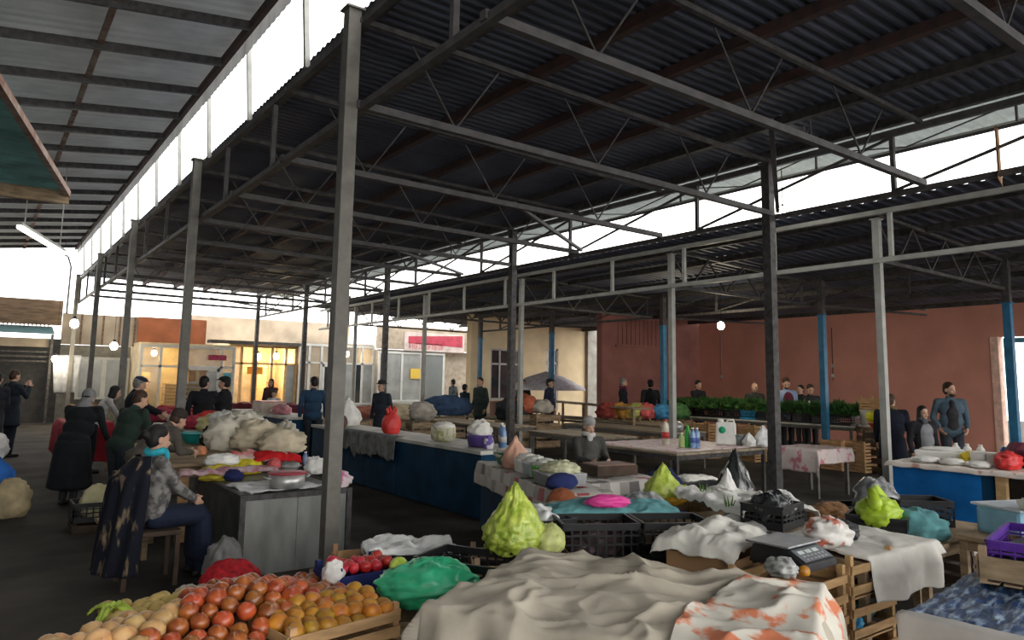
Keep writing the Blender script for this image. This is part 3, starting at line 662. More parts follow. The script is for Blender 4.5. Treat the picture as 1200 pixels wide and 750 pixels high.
bag('plastic_bag', 'white bag lying over the pale blue tub', 'bag', (6.05, 2.02, .915), (.17, .12, .05), M['plasticwhite'], 52, amp=.3)
table('market_table', 'plank table under the pale blue tub', 'table', 5.8, 6.8, 1.7, 2.5, .70, M['woodold'], M['woodold'])
wood_crate('dark crate with red packets on the floor by the blue stall', (7.5, 3.1, 0), R(-10), .6, .42, .3, 3, 'wooddark')
bag('packet', 'crumpled red and white packet lying in the dark crate', 'packet', (7.5, 3.1, .2), (.22, .15, .1), mat('red_white_packet', (.6, .55, .5), .5, .2, 8, col2=(.5, .04, .04), thresh=(.45, .5)), 53, amp=.3)
# ---------------------------------------------------------------- sheet-metal counter and what stands on it
t = thing('market_counter', 'waist high counter clad in dull galvanised sheet beside the thick post', 'counter', (2.48, 7.53, 0))
def panel(nm, lo, hi, m, par, **k): return MB().b2(lo, hi).build(nm, m, par, **k)
panel('front_panel', (-.5, -.81, .0), (.0, -.79, .66), M['galv'], t); panel('front_panel', (.005, -.81, .0), (.5, -.79, .66), M['galv'], t)
for k in range(3): panel('side_panel', (-.5, -.79+k*.533, .0), (-.48, -.262+k*.533, .66), mat('side_sheet_shaded%d' % k, (.075, .08, .08), .6, .3, 4, metal=.3), t)  # shade of this side put into a darker colour than the front sheets
panel('side_panel', (.48, -.79, 0), (.5, .8, .66), M['galv'], t)
b = MB()
for x in (-.5, .5):
    for y in (-.81, .81): b.box((x, y, .35), (.05, .05, .70))
for z in (.675,):
    b.bar((-.5, -.81, z), (.5, -.81, z), .035, .05); b.bar((-.5, .81, z), (.5, .81, z), .035, .05); b.bar((-.5, -.81, z), (-.5, .81, z), .035, .05); b.bar((.5, -.81, z), (.5, .81, z), .035, .05)
b.build('angle_frame', M['darksteel'], t); panel('top_sheet', (-.49, -.8, .66), (.49, .8, .69), M['galv'], t)
tag(drape(-.40, .30, -.36, .3, (.02, .02, .0, .02), lambda x, y: .02+.02*fbm(x*6, y*6, 1), 50, .01).build('plastic_sheet', M['film'], None, (2.45, 7.12, .70), R(5), solid=.003), 'rumpled clear film on the sheet-metal counter', 'film')
t = thing('cooking_pot', 'wide aluminium pot with a red rim on the sheet-metal counter', 'pot', tuple(at(336, 571, .72)))
AL = mat('aluminium', (.50, .50, .49), .35, .15, 9, metal=.6)
MB().lathe([(.14, 0), (.16, .01), (.165, .13), (.16, .13)], 24).build('pot_body', AL, t); MB().lathe([(.17, .125), (.185, .13), (.17, .142)], 24).build('red_rim', mat('red_rim', (.40, .06, .08), .5), t)
for sx in (-1, 1): MB().tube([(sx*.165, -.04, .09), (sx*.21, -.03, .1), (sx*.21, .03, .1), (sx*.165, .04, .09)], .008, 6).build('handle', AL, t)
bowl('shallow steel bowl with lids beside the red rimmed pot', tuple(at(338, 553, .72)), .13, .07, AL, fill=.04, fillm=AL)
bag('plastic_bag', 'yellow plastic bag on the edge of the sheet-metal counter', 'bag', tuple(at(258, 562, .70)), (.20, .13, .085), mat('yellow_bag', (.62, .50, .05), .4, .2, 6, .2), 61, R(20), amp=.3)
bag('plastic_bag', 'yellow bag folded behind the navy blue cloth', 'bag', tuple(at(288, 555, .70)), (.16, .12, .085), M['produce_persimmon'] if 0 else mat('bright_yellow_bag', (.70, .60, .03), .4, .2, 6, .2), 62, amp=.3)
bag('cloth_bundle', 'navy blue cloth lying between two yellow bags', 'cloth', tuple(at(273, 563, .72)), (.07, .10, .06), fabric('navy_cloth', (.02, .025, .10)), 63, R(30), amp=.25)
bag('plastic_bag', 'pink and white bag at the corner of the sheet-metal counter', 'bag', tuple(at(398, 570, .70)), (.11, .09, .08), mat('pink_white', (.70, .60, .62), .5, .1, 8, .2, col2=(.52, .16, .30), thresh=(.42, .5)), 64, amp=.3)
bag('plastic_bag', 'white bag behind the thick post on the sheet-metal counter', 'bag', tuple(at(368, 555, .70)), (.10, .09, .10), M['plasticwhite'], 65, amp=.3)
PB = mat('pale_blue_bottle', (.12, .22, .42), .2, .1, 4, spec=.6)
for px, py, lb in ((334, 552, 'small blue bottle near the steel bowl'), (357, 550, 'taller blue bottle next to the white bag')):
    bottle(lb, tuple(at(px, py, .70)), .2, .035, PB, M['plasticwhite'])

# ---------------------------------------------------------------- stall heaped with cream sacks
table('market_table', 'plank table under the heap of cream sacks', 'table', 1.55, 3.15, 8.5, 11.3, .80, M['woodold'], M['woodold'])
tag(MB().box((0, 0, .38), (.10, .05, .76)).build('plank', M['wood'], None, (1.86, 8.44, 0), 0, bevel=.004), 'upright pale plank at the end of the sack table', 'plank')
M['sack'] = mat('cream_sack', (.58, .50, .36), .9, .14, 6, .2); M['sack2'] = mat('pale_sack', (.62, .58, .48), .85, .12, 6, .2)
for i, (px, py, z, r, m, lb, tp) in enumerate((
    (268, 527, .8, (.28, .24, .24), 'sack2', 'tall cream sack at the dark bag end of the heap', .05), (300, 528, .8, (.30, .24, .21), 'sack', 'broad cream sack in the middle of the heap', .03),
    (330, 531, .8, (.27, .22, .17), 'sack', 'low cream sack at the red cloth end of the heap', .03), (285, 505, 1.0, (.24, .2, .15), 'sack2', 'pale sack perched on the back of the heap', .04),
    (262, 500, .97, (.2, .17, .13), 'plasticwhite', 'white tied bag on top of the cream sacks', .08), (334, 527, .80, (.16, .2, .2), 'sack2', 'small pale sack behind the red cloth', .08))):
    p = at(px, py, z); bag('sack', lb, 'sack', tuple(p), r, M[m], 70+i, amp=.30, freq=4, top=None)
bag('plastic_bag', 'black bag slumped against the cream sacks', 'bag', tuple(at(250, 525, .8)), (.16, .13, .17), M['black'], 77, amp=.25)
TQ = mat('turquoise_plastic', (.02, .42, .42), .45, .15, 5)
bowl('turquoise plastic basin beside the black bag', tuple(at(228, 519, .82)), .20, .14, TQ, name='basin')
heapcloth('red_cloth', 'bright red cloth spread in front of the cream sacks', tuple(at(322, 541, .80)), R(-10), .50, .26, .12, mat('red_cloth', (.55, .012, .015), .85, .15, 6), 71)
heapcloth('pink_cloth', 'pale red and white cloth below the middle sack', tuple(at(293, 541, .80)), R(-5), .46, .24, .13, mat('pale_red_cloth', (.60, .46, .42), .9, .1, 3, .1, col2=(.52, .10, .09), thresh=(.4, .55)), 72)
bag('plastic_bag', 'crumpled white bag on the sack table edge', 'bag', tuple(at(260, 546, .8)), (.16, .12, .07), M['plasticwhite'], 78, amp=.3)
bag('plastic_bag', 'coral bag hanging at the sack table edge', 'bag', tuple(at(321, 549, .80)), (.06, .05, .06), mat('coral_bag', (.55, .10, .10), .5, .2, 6), 79, amp=.25)
bag('packet', 'orange packet on the sack table near the turquoise basin', 'packet', tuple(at(236, 533, .8)), (.06, .05, .06), mat('orange_packet', (.62, .25, .12), .5), 80, amp=.15)
heapcloth('floral_cloth', 'thin floral cloth along the near edge of the sack table', tuple(at(268, 552, .80)), 0, .9, .12, .03, mat('floral_cloth', (.40, .33, .33), .9, .2, 14, col2=(.30, .10, .13)), 73)
# stall beyond, before the second post
table('market_table', 'long table with white cloth beyond the sack table', 'table', 2.75, 3.75, 11.5, 15.2, .84, M['woodold'], M['woodold'])
tag(drape(-.5, .5, -1.85, 1.85, (.15, .1, .12, .1), lambda x, y: .01*fbm(x*3, y*3), 60, .02, 9).build('white_cloth', M['whitecloth'], None, (3.25, 13.35, .845), 0, solid=.003), 'white tablecloth on the long table beyond the sacks', 'tablecloth')
for i, (x, y, r, c, lb) in enumerate(((3.05, 12.0, (.26, .24, .17), (.66, .58, .30), 'pale yellow bundle on the long white table'), (3.4, 12.3, (.3, .24, .16), (.66, .63, .55), 'cream white bundle on the long white table'), (2.98, 13.2, (.2, .2, .12), (.55, .06, .10), 'crimson packet heap on the long white table'), (3.4, 13.9, (.2, .2, .15), (.62, .06, .05), 'bright red packet heap at the far part of the long table'), (3.05, 14.5, (.2, .2, .12), (.6, .58, .55), 'white packet heap at the far end of the long table'))):
    bag('bundle', lb, 'bundle', (x, y, .86), r, mat('bundle_%d' % i, c, .8, .15, 8, .1), 81+i, amp=.22)

# ---------------------------------------------------------------- long blue counters
def counter(label, x0, x1, y0, y1, h, m, top):
    t = thing('market_counter', label, 'counter', ((x0+x1)/2, (y0+y1)/2, 0)); x, y = (x1-x0)/2, (y1-y0)/2; n = max(2, round(2*y/1.25))
    for i in range(n): panel('front_panel', (-x, -y+2*y*i/n+.004, .02), (-x+.03, -y+2*y*(i+1)/n-.004, h-.05), m, t)
    panel('back_panel', (x-.03, -y, .02), (x, y, h-.05), m, t); panel('end_panel', (-x+.03, -y, .02), (x-.03, -y+.03, h-.05), m, t); panel('end_panel', (-x+.03, y-.03, .02), (x-.03, y, h-.05), m, t)
    panel('counter_top', (-x-.03, -y-.02, h-.05), (x+.03, y+.02, h), top, t, bevel=.006); return t
M['paletop'] = mat('pale_worn_top', (.50, .49, .44), .6, .2, 3)
counter('long dark blue counter with pale top and a torn grey sheet', 5.2, 5.95, 7.75, 13.5, .86, M['bluedark'], M['paletop'])
counter('dark blue counter with tins near the lit shop', 5.2, 5.95, 14.9, 19.0, .92, M['bluedark'], M['paletop'])
b = MB()
def torn(u, v):
    y = -1.15+2.3*u; dpt = .33+.10*fbm(y*2.5, 1)+.06*fbm(y*9, 4)
    s = v*(dpt+.12); 
    if s < .12: return (.12-s, y, .012)
    return (-.025-.02*abs(math.sin(y*9+s*5)), y, -(s-.12))
tag(b.grid(torn, 70, 20).build('torn_sheet', mat('grey_felt', (.20, .205, .20), .95, .3, 9, .2), None, (5.17, 11.15, .865), 0, solid=.006), 'torn grey felt sheet hanging over the front of the blue counter', 'sheet')
def onc(px, py): return tuple(at(px, py, .862))
t = bag('plastic_bag', 'white pointed plastic bag at the far end of the long blue counter', 'bag', (5.62, 12.9, .862), (.24, .2, .22), M['plasticwhite'], 91, amp=.25, top=.18)
bag('brown_jug', 'small brown jug in front of the white pointed bag', 'jug', (5.42, 12.6, .862), (.08, .08, .12), mat('brown_glaze', (.12, .07, .05), .4), 92, amp=.06)
t = thing('carrier_bag', 'red plastic bag with tied handles standing on the long blue counter', 'bag', (5.45, 10.75, .862))
RB = mat('red_plastic_bag', (.66, .05, .045), .4, .15, 5, .2)
blob((.15, .12, .20), 93, .15, 4).build('bag_body', RB, t)
for sx in (-1, 1): MB().tube([(sx*.06, 0, .28), (sx*.08, 0, .40), (sx*.045, 0, .44), (sx*.02, 0, .36), (sx*.02, 0, .27)], [.03, .022, .018, .02, .03], 8).build('bag_handle', RB, t)
t = thing('enamel_pot', 'round patterned enamel pot on the long blue counter', 'pot', (5.5, 9.2, .862))
MB().lathe([(.12, 0), (.17, .03), (.185, .1), (.175, .19), (.17, .2)], 24).build('pot_body', mat('floral_enamel', (.55, .52, .40), .4, .1, 18, col2=(.30, .33, .12), thresh=(.4, .5)), t)
blob((.16, .15, .06), 94, .2).build('contents', M['whitecloth'], t, (0, 0, .17))
t = thing('basin', 'purple basin heaped with white cloth at the end of the blue counter', 'basin', (5.5, 8.25, .862))
MB().lathe([(.13, 0), (.15, .01), (.175, .14), (.18, .16)], 22).build('bowl_shell', mat('violet_plastic', (.10, .06, .24), .4), t); blob((.15, .15, .13), 95, .25).build('contents', M['whitecloth'], t, (0, 0, .12))
for i, (x, y, h, lb) in enumerate(((5.72, 8.05, .32, 'clear blue water bottle beside the purple basin'), (5.66, 7.93, .30, 'second clear blue water bottle nearer the dark post'))): bottle(lb, (x, y, .862), h, .045, PB, M['plasticwhite'], lab=M['white'])
bag('paper_packet', 'white and violet packet by the water bottles', 'packet', (5.42, 7.92, .862), (.07, .06, .10), mat('violet_packet', (.6, .58, .62), .5, .2, 8, col2=(.12, .08, .3), thresh=(.45, .5)), 96, amp=.1)
t = thing('tin_box', 'pink and cream tin box on the blue counter near the lit shop', 'box', (5.55, 17.2, .92)); MB().box((0, 0, .12), (.5, .9, .24)).build('box_body', mat('cream_tin', (.55, .46, .38), .5, .2, 5), t, bevel=.01); MB().box((0, 0, .25), (.52, .92, .02)).build('lid', mat('pink_lid', (.50, .18, .20), .5), t)
bag('plastic_bag', 'pink bag on the blue counter before the tin box', 'bag', (5.5, 16.2, .92), (.2, .25, .12), mat('pale_pink_bag', (.6, .25, .28), .5), 97, amp=.25)

# ---------------------------------------------------------------- stalls with the check tablecloths
def checkmat(name):
    m = bpy.data.materials.new(name); m.use_nodes = True; nt = m.node_tree; N = nt.nodes; L = nt.links; b = N['Principled BSDF']; b.inputs['Roughness'].default_value = .6
    tc = N.new('ShaderNodeTexCoord'); ms = N.new('ShaderNodeVectorMath'); ms.operation = 'MULTIPLY'; ms.inputs[1].default_value = (8.5, 8.5, 8.5); L.new(tc.outputs['Object'], ms.inputs[0])
    fl = N.new('ShaderNodeVectorMath'); fl.operation = 'FLOOR'; L.new(ms.outputs[0], fl.inputs[0]); wn = N.new('ShaderNodeTexWhiteNoise'); wn.noise_dimensions = '3D'; L.new(fl.outputs[0], wn.inputs[0])
    r = N.new('ShaderNodeValToRGB'); r.color_ramp.interpolation = 'CONSTANT'; e = r.color_ramp.elements; e[0].color = (.50, .47, .43, 1); e[1].position = .38; e[1].color = (.30, .28, .25, 1)
    for p, c in ((.55, (.55, .52, .48, 1)), (.74, (.36, .06, .07, 1)), (.84, (.45, .42, .38, 1)), (.94, (.10, .09, .09, 1))): q = e.new(p); q.color = c
    L.new(wn.outputs['Value'], r.inputs[0]); L.new(r.outputs[0], b.inputs['Base Color']); return m
CK = checkmat('patchwork_check_cloth')
AR = R(-17.5); PV = (4.90, 6.05)
t = thing('market_counter', 'dark stall bench under the long check tablecloth', 'counter', (*PV, 0), AR)
panel('front_panel', (-.36, -1.25, .02), (-.33, 0, .74), M['bluedark'], t); panel('front_panel', (-.36, .004, .02), (-.33, 1.25, .74), M['bluedark'], t); panel('end_panel', (-.33, -1.25, .02), (.08, -1.22, .74), mat('grey_board', (.16, .15, .14), .8), t); panel('counter_top', (-.38, -1.27, .74), (.10, 1.27, .78), M['woodold'], t)
tag(drape(-.39, .11, -1.28, 1.28, (.25, .1, .22, .08), lambda x, y: .006+.008*fbm(x*4, y*4), 90, .012, 10, 2, .05).build('check_tablecloth', CK, None, (*PV, .783), AR, solid=.003), 'long patchwork check tablecloth on the stall with green bowls', 'tablecloth')
table('market_table', 'small table with steel legs under the second check tablecloth', 'table', 4.98, 5.85, 5.42, 6.2, .76, M['woodold'], M['steel'], leg=.03, rz=R(-8)) if 0 else None
table('market_table', 'small steel legged table under the shorter check tablecloth', 'table', 4.98, 5.8, 5.35, 5.95, .76, M['woodold'], M['steel'], leg=.03, rz=R(-9))
tag(drape(-.46, .46, -.34, .34, (.04, .10, .15, .08), lambda x, y: .006+.01*fbm(x*4, y*4), 70, .012, 12, 5, .06).build('check_tablecloth', CK, None, (5.39, 5.65, .765), R(-9), solid=.003), 'shorter patchwork check tablecloth beside the scarf wearing seller', 'tablecloth')
def oncheck(y, x=-.12, z=.80): 
    c, s = math.cos(AR), math.sin(AR); x -= .1; return (PV[0]+x*c-y*s, PV[1]+x*s+y*c, z)
GP = mat('green_basin', (.10, .30, .14), .4, .1, 5); LG = mat('bright_green_plastic', (.10, .50, .04), .4)
bowl('green basin of white goods on the long check cloth', oncheck(.78), .13, .14, GP, fill=.06, fillm=M['whitecloth'], name='basin')
bowl('pale green bowl beside the green basin', oncheck(.98, .1), .12, .12, mat('pale_green_plastic', (.25, .42, .28), .4), fill=.06, fillm=M['whitecloth'])
bag('plastic_bag', 'peach coloured knotted bag on the long check cloth', 'bag', oncheck(.42), (.15, .13, .12), mat('peach_bag', (.62, .36, .26), .5, .15, 6, .2), 101, amp=.2, top=.18)
for i, (y, m, lb) in enumerate(((.05, M['plasticwhite'], 'white tub of pickles on the long check cloth'), (-.22, mat('grey_blue_tub', (.42, .48, .50), .4), 'grey blue tub between the white tub and the green tub'), (-.48, LG, 'bright green tub on the long check cloth'))):
    t = thing('food_tub', lb, 'tub', oncheck(y), AR); MB().box((0, 0, .07), (.20, .2, .14), taper=1.12).build('tub_body', m, t, bevel=.015); blob((.1, .1, .05), 102+i, .25).build('contents', M['whitecloth'], t, (0, 0, .11))
t = thing('food_tray', 'grey tray heaped with shredded cabbage on the long check cloth', 'tray', oncheck(-.85), AR); b = MB(); b.box((0, 0, .06), (.36, .36, .12), taper=1.1); b.build('tray_body', mat('grey_tray', (.30, .31, .31), .4), t, bevel=.01); blob((.17, .17, .07), 105, .25, 9).build('contents', mat('shredded_cabbage', (.55, .55, .36), .7, .2, 20, .2), t, (0, 0, .09))
bag('packet', 'navy blue packet on the near end of the long check cloth', 'packet', oncheck(-1.1, -.2), (.16, .10, .08), fabric('navy_packet', (.02, .03, .12)), 106, amp=.08)
t = thing('wooden_tray', 'flat brown tray on the shorter check cloth', 'tray', (5.45, 5.72, .79), R(-9)); b = MB(); b.box((0, 0, .01), (.5, .34, .02)); b.build('tray_floor', M['wooddark'], t); b = MB(); [b.box((0, s*.165, .05), (.5, .012, .1)) for s in (-1, 1)]; [b.box((s*.245, 0, .05), (.012, .33, .1)) for s in (-1, 1)]; b.build('tray_rim', M['wooddark'], t); MB().box((0, 0, .105), (.46, .3, .012)).build('cover_board', mat('brown_cover', (.20, .11, .08), .6), t)

bag('cloth_bundle', 'dark navy covered bundle standing at the end of the check cloth table', 'bundle', (6.75, 6.15, 0), (.28, .26, .42), fabric('navy_cover', (.012, .02, .075)), 107, amp=.15)
# ---------------------------------------------------------------- bare plank tables in the middle of the hall
for i, (x, y0, y1, lb) in enumerate(((9.05, 9.75, 11.85, 'bare plank table just behind the check cloth stalls'), (9.1, 12.9, 16.6, 'bare plank table beyond the dark post, behind the blue counter'), (11.45, 10.1, 13.6, 'long bare plank table behind the drinks table'), (11.6, 15.4, 19.8, 'long bare plank table with pink boxes by the third girder post'), (13.1, 12.0, 17.5, 'bare plank table farther in, before the blue posts'))):
    t = table('market_table', lb, 'table', x, x+1.0, y0, y1, .75, M['tabletop'], M['steel'], leg=.045)
a0, a1 = at(643, 469, 1.13), at(752, 478, 1.13)
t = thing('shelf_counter', 'high narrow plank counter in front of the maroon end wall', 'counter', ((a0.x+a1.x)/2, (a0.y+a1.y)/2, 0), math.atan2(a1.y-a0.y, a1.x-a0.x)); Lh = (a1-a0).length/2
panel('plank_top', (-Lh, -.25, 1.09), (Lh, .25, 1.13), M['tabletop'], t)
for i in range(5): panel('leg', (-Lh+.1+i*(2*Lh-.2)/4-.03, -.2, 0), (-Lh+.1+i*(2*Lh-.2)/4+.03, -.14, 1.09), M['woodold'], t)
t = card_box('pink cardboard box on the long plank table', (12.0, 16.6, .75), R(5), (.6, .9, .42), mat('pink_card', (.55, .30, .27), .8) and 'cardboard'); 
for ch in t.children: ch.data.materials[0] = mat('pink_card', (.55, .32, .28), .85, .12, 4)
for i, (px, py, z, r, c, lb) in enumerate(((470, 478, .76, (.5, .35, .22), (.42, .34, .22), 'tan bundle on the plank table behind the red bag'), (495, 481, .76, (.35, .3, .25), (.36, .33, .28), 'grey striped bundle next to the tan bundle'), (430, 480, .8, (.5, .4, .16), (.35, .12, .08), 'rust red bundle behind the white pointed bag'), (525, 470, .8, (.7, .4, .3), (.03, .06, .12), 'dark blue covered heap by the farthest blue post'), (615, 472, .9, (.3, .3, .28), (.55, .15, .08), 'orange red goods under the white parasol'), (635, 474, .9, (.3, .3, .2), (.55, .5, .42), 'pale goods under the white parasol'), (603, 482, .7, (.5, .4, .35), (.03, .035, .04), 'dark covered heap behind the post pair'))):
    p = far(px, 19.5 if px > 500 else 17.5, z); bag('bundle', lb, 'bundle', tuple(p), r, mat('heap_%d' % i, c, .85, .2, 6, .1), 110+i, amp=.2)
    wood_crate('aged crate under the %s' % lb.split(' on ')[0].split(' by ')[0].split(' under ')[0].split(' behind ')[0].split(' next ')[0], (p.x, p.y, 0), 0, .8, .6, z-.01, 4, 'woodold')

# ---------------------------------------------------------------- drinks table
t = table('market_table', 'wide table of drinks bottles with dark steel legs', 'table', 8.15, 10.3, 7.15, 9.1, .75, M['tabletop'], M['darksteel'], leg=.05)
FL = mat('pink_floral_oilcloth', (.66, .57, .54), .5, .06, 8, col2=(.55, .20, .24), thresh=(.38, .46))
tag(drape(-1.2, .72, -.8, .95, (.06, .03, .06, .04), lambda x, y: .006+.006*fbm(x*3, y*3), 50, .01).build('oilcloth', FL, None, (9.52, 8.1, .755), 0, solid=.003), 'pale floral oilcloth on the table of drinks bottles', 'tablecloth')
table('market_table', 'small table under the hanging floral cloth behind the dark post', 'table', 10.65, 11.6, 6.5, 7.25, .74, M['woodold'], M['steel'])
tag(drape(-.5, .5, -.38, .38, (.35, .1, .22, .1), lambda x, y: .006+.01*fbm(x*3, y*3), 60, .02, 12, 3, .08).build('oilcloth', FL, None, (11.12, 6.88, .745), 0, solid=.003), 'floral cloth hanging down behind the dark post', 'tablecloth')
def ond(px, py): return tuple(at(px, py, .765))
bottle('white sauce bottle with red band on the drinks table', ond(780, 521), .40, .06, mat('cream_bottle', (.62, .56, .46), .4), mat('red_cap', (.5, .05, .04), .4), lab=mat('red_band', (.55, .05, .05), .4))
bottle('bright green drinks bottle', ond(806, 524), .33, .05, mat('green_bottle', (.05, .52, .08), .25, spec=.6), LG)
bottle('short lime bottle beside the bright green bottle', ond(799, 524), .22, .05, mat('lime_bottle', (.50, .62, .25), .3), M['plasticwhite'])
for i, (px, py, lb) in enumerate(((812, 525, 'blue water bottle touching the bright green bottle'), (817, 525, 'blue water bottle on the canister side of its pair'))): bottle(lb, ond(px, py), .31, .045, mat('water_bottle%d' % i, (.22, .36, .60), .25, .2, 5, spec=.6), M['plasticwhite'], lab=mat('blue_label%d' % i, (.08, .14, .40), .4))
cp = at(851, 521, .765)
t = thing('canister', 'big white plastic canister with green round mark', 'canister', tuple(cp), R(-52))
MB().box((0, 0, .18), (.33, .22, .36), taper=.94).build('canister_body', M['plasticwhite'], t, bevel=.03); MB().lathe([(.045, .36), (.05, .40), (.04, .41)], 14, (-.08, 0, 0)).build('cap', M['plasticwhite'], t)
MB().tube([(.02, 0, .355), (.03, 0, .40), (.12, 0, .40), (.13, 0, .355)], .016, 8).build('handle', M['plasticwhite'], t)
MB().lathe([(.055, 0), (.055, .003)], 20, (-.06, -.111, .24), Matrix.Rotation(R(88), 3, 'X')).build('round_emblem', mat('green_emblem', (.02, .35, .16), .5), t)
bowl('grey glass jar beside the white canister', ond(867, 522), .08, .17, mat('grey_glass', (.22, .27, .26), .2, spec=.6), name='jar')
for i, (px, py, r, lb) in enumerate(((878, 523, (.10, .09, .10), 'small white bag between the jar and the tall pale bag'), (895, 523, (.15, .12, .16), 'tall pale bag at the canister end of the drinks table'))): bag('plastic_bag', lb, 'bag', ond(px, py), r, M['plasticwhite'] if i == 0 else M['film'], 120+i, amp=.28, top=.05)
bag('tin', 'low steel tin on the plank table behind the sauce bottle', 'tin', (11.95, 10.5, .755), (.16, .16, .12), AL, 122, amp=.04)
t = table('low_bench', 'low black bench in the gap below the drinks table', 'bench', 7.5, 8.3, 6.45, 6.85, .46, M['black'], M['black'], leg=.035)
heapcloth('white_cloth', 'white rag lying on the low black bench', (7.95, 6.65, .465), R(-10), .5, .25, .05, M['whitecloth'], 17)

# ---------------------------------------------------------------- dill stall along the side hall
t = table('market_table', 'long table of dill crates with a white edge', 'table', 15.35, 16.25, 8.55, 14.0, .88, M['paletop'], M['steel'], leg=.05)
for i in range(11):
    cm = mat('sky_blue_crate', (.02, .20, .38), .5) if i == 5 else 'black'
    plastic_crate('sky blue crate in the row of dill crates' if i == 5 else 'black crate of dill, %s along the row from the stacked pale crates' % ORD[i], (15.62, 8.85+i*.48, .88), R(90), .46, .40, .22, cm, 'dill crates')
DM = mat('dill_green', (.05, .14, .03), .8, .4, 9, rnd=.3)
def dill():
    b = MB(); rnd = random.Random(5)
    for i in range(190):
        a = rnd.uniform(0, 6.28); e = rnd.uniform(.25, 1.35); L = rnd.uniform(.16, .30)
        d = Vector((math.cos(a)*math.cos(e), math.sin(a)*math.cos(e), math.sin(e)))
        p = d*L*.35; q = d*L+Vector((0, 0, -.03*(1.4-e)))
        s = d.cross(Vector((rnd.uniform(-1, 1), rnd.uniform(-1, 1), .3))).normalized()*rnd.uniform(.012, .022)
        b.add([p, p.lerp(q, .6)+s, q, p.lerp(q, .6)-s], [(0, 1, 2, 3)])
    o = tag(b.build('dill_bunch', DM), 'feathery green dill bunch in the crates along the dill stall', 'herbs', 'dill bunches in the crates')
    MB().tube([(0, 0, -.02), (0, 0, .12)], [.02, .035], 7).build('stems', mat('dill_stem', (.12, .2, .05), .7), o); return o
db = dill()
n = 0
for i in range(22):
    for j in range(3):
        o = db if n == 0 else dup(db); n += 1
        o.location = (15.5+j*.28+random.uniform(-.03, .03), 8.75+i*.24+random.uniform(-.04, .04), 1.08+random.uniform(-.03, .05)+j*.03); o.rotation_euler = (0, 0, random.uniform(0, 6.28)); s = random.uniform(.85, 1.2); o.scale = (s, s, s)
for i, (px, d, z0, n_, lb) in enumerate(((832, 17.6, 0, 4, 'pale slatted crate stack below the dill, near the white canister'), (884, 17.0, 0, 4, 'pale slatted crate stack under the dill beside the dark post'), (982, 15.6, 0, 3, 'pale slatted crate stack at the stacked box end of the dill stall'), (1008, 15.3, 0, 3, 'pale slatted crate stack nearest the man in the navy coat'))):
    p = far(px, d); 
    for k in range(n_): wood_crate(lb.replace('crate stack', 'crate, %s from the floor,' % ORD[k]), (p.x-.15, p.y, z0+k*.205), R(85), .5, .4, .195, 3, group='crates below the dill stall')
p = Vector((15.8, 8.3, 0))
wood_crate('aged crate on the floor carrying the pale boxes beside the dill', (15.7, 8.2, 0), R(80), .6, .5, .9, 5, 'woodold')
for k in range(2): wood_crate('pale flat crate, %s in the pair beside the dill' % ('lower' if k == 0 else 'upper'), (15.72, 8.2, .91+.34+k*.13), R(80), .5, .4, .12, 2)
t = thing('white_box', 'white foam box under the pale flat crates', 'box', (15.72, 8.2, .91), R(80)); MB().box((0, 0, .15), (.5, .4, .30)).build('box_body', M['plasticwhite'], t, bevel=.01); MB().box((0, 0, .315), (.52, .42, .03)).build('lid', M['plasticwhite'], t, bevel=.006)
bag('plastic_bag', 'bright yellow bag beside the pale flat crates', 'bag', (15.05, 7.75, 1.02), (.3, .25, .15), mat('lemon_bag', (.75, .72, .03), .5, .15, 6), 131, amp=.2)
bowl('orange red basin under the bright yellow bag', (15.05, 7.75, .84), .25, .16, mat('orange_basin', (.6, .12, .03), .5), name='basin')
wood_crate('dark crate under the orange red basin', (15.05, 7.75, 0), R(80), .55, .45, .83, 5, 'wooddark')
bag('plastic_bag', 'small yellow bag on the floor by the dill stall crates', 'bag', tuple(at(990, 536, .12)), (.12, .1, .08), mat('lemon_bag2', (.7, .6, .03), .5), 132, amp=.2)
wood_crate('dark low crate on the floor under the small yellow bag', (at(990, 536, .0).x-.3, at(990, 536, 0).y, 0), R(80), .5, .6, .11, 1, 'wooddark')
# produce along the maroon wall
for i, (px, c, lb) in enumerate(((712, (.35, .06, .05), 'dark red goods on a crate before the cream building'), (728, (.50, .25, .05), 'orange sack before the maroon wall'), (745, (.40, .42, .12), 'yellow green produce before the maroon wall'), (757, (.52, .10, .10), 'red bag hanging among the produce crates'), (776, (.05, .22, .42), 'sky blue bags by the blue post at the maroon wall'), (795, (.06, .16, .05), 'dark green produce beside the dill stall'))):
    p = far(px, 19.2, 0); wood_crate('aged crate carrying the ' + ' '.join(lb.split()[:3]), (p.x, p.y, 0), R(20), .6, .5, .8, 4, 'woodold')
    bag('produce_heap', lb, 'produce', (p.x, p.y, .815), (.3, .25, .22), mat('produce_%d' % i, c, .8, .3, 8, .2), 140+i, amp=.25)

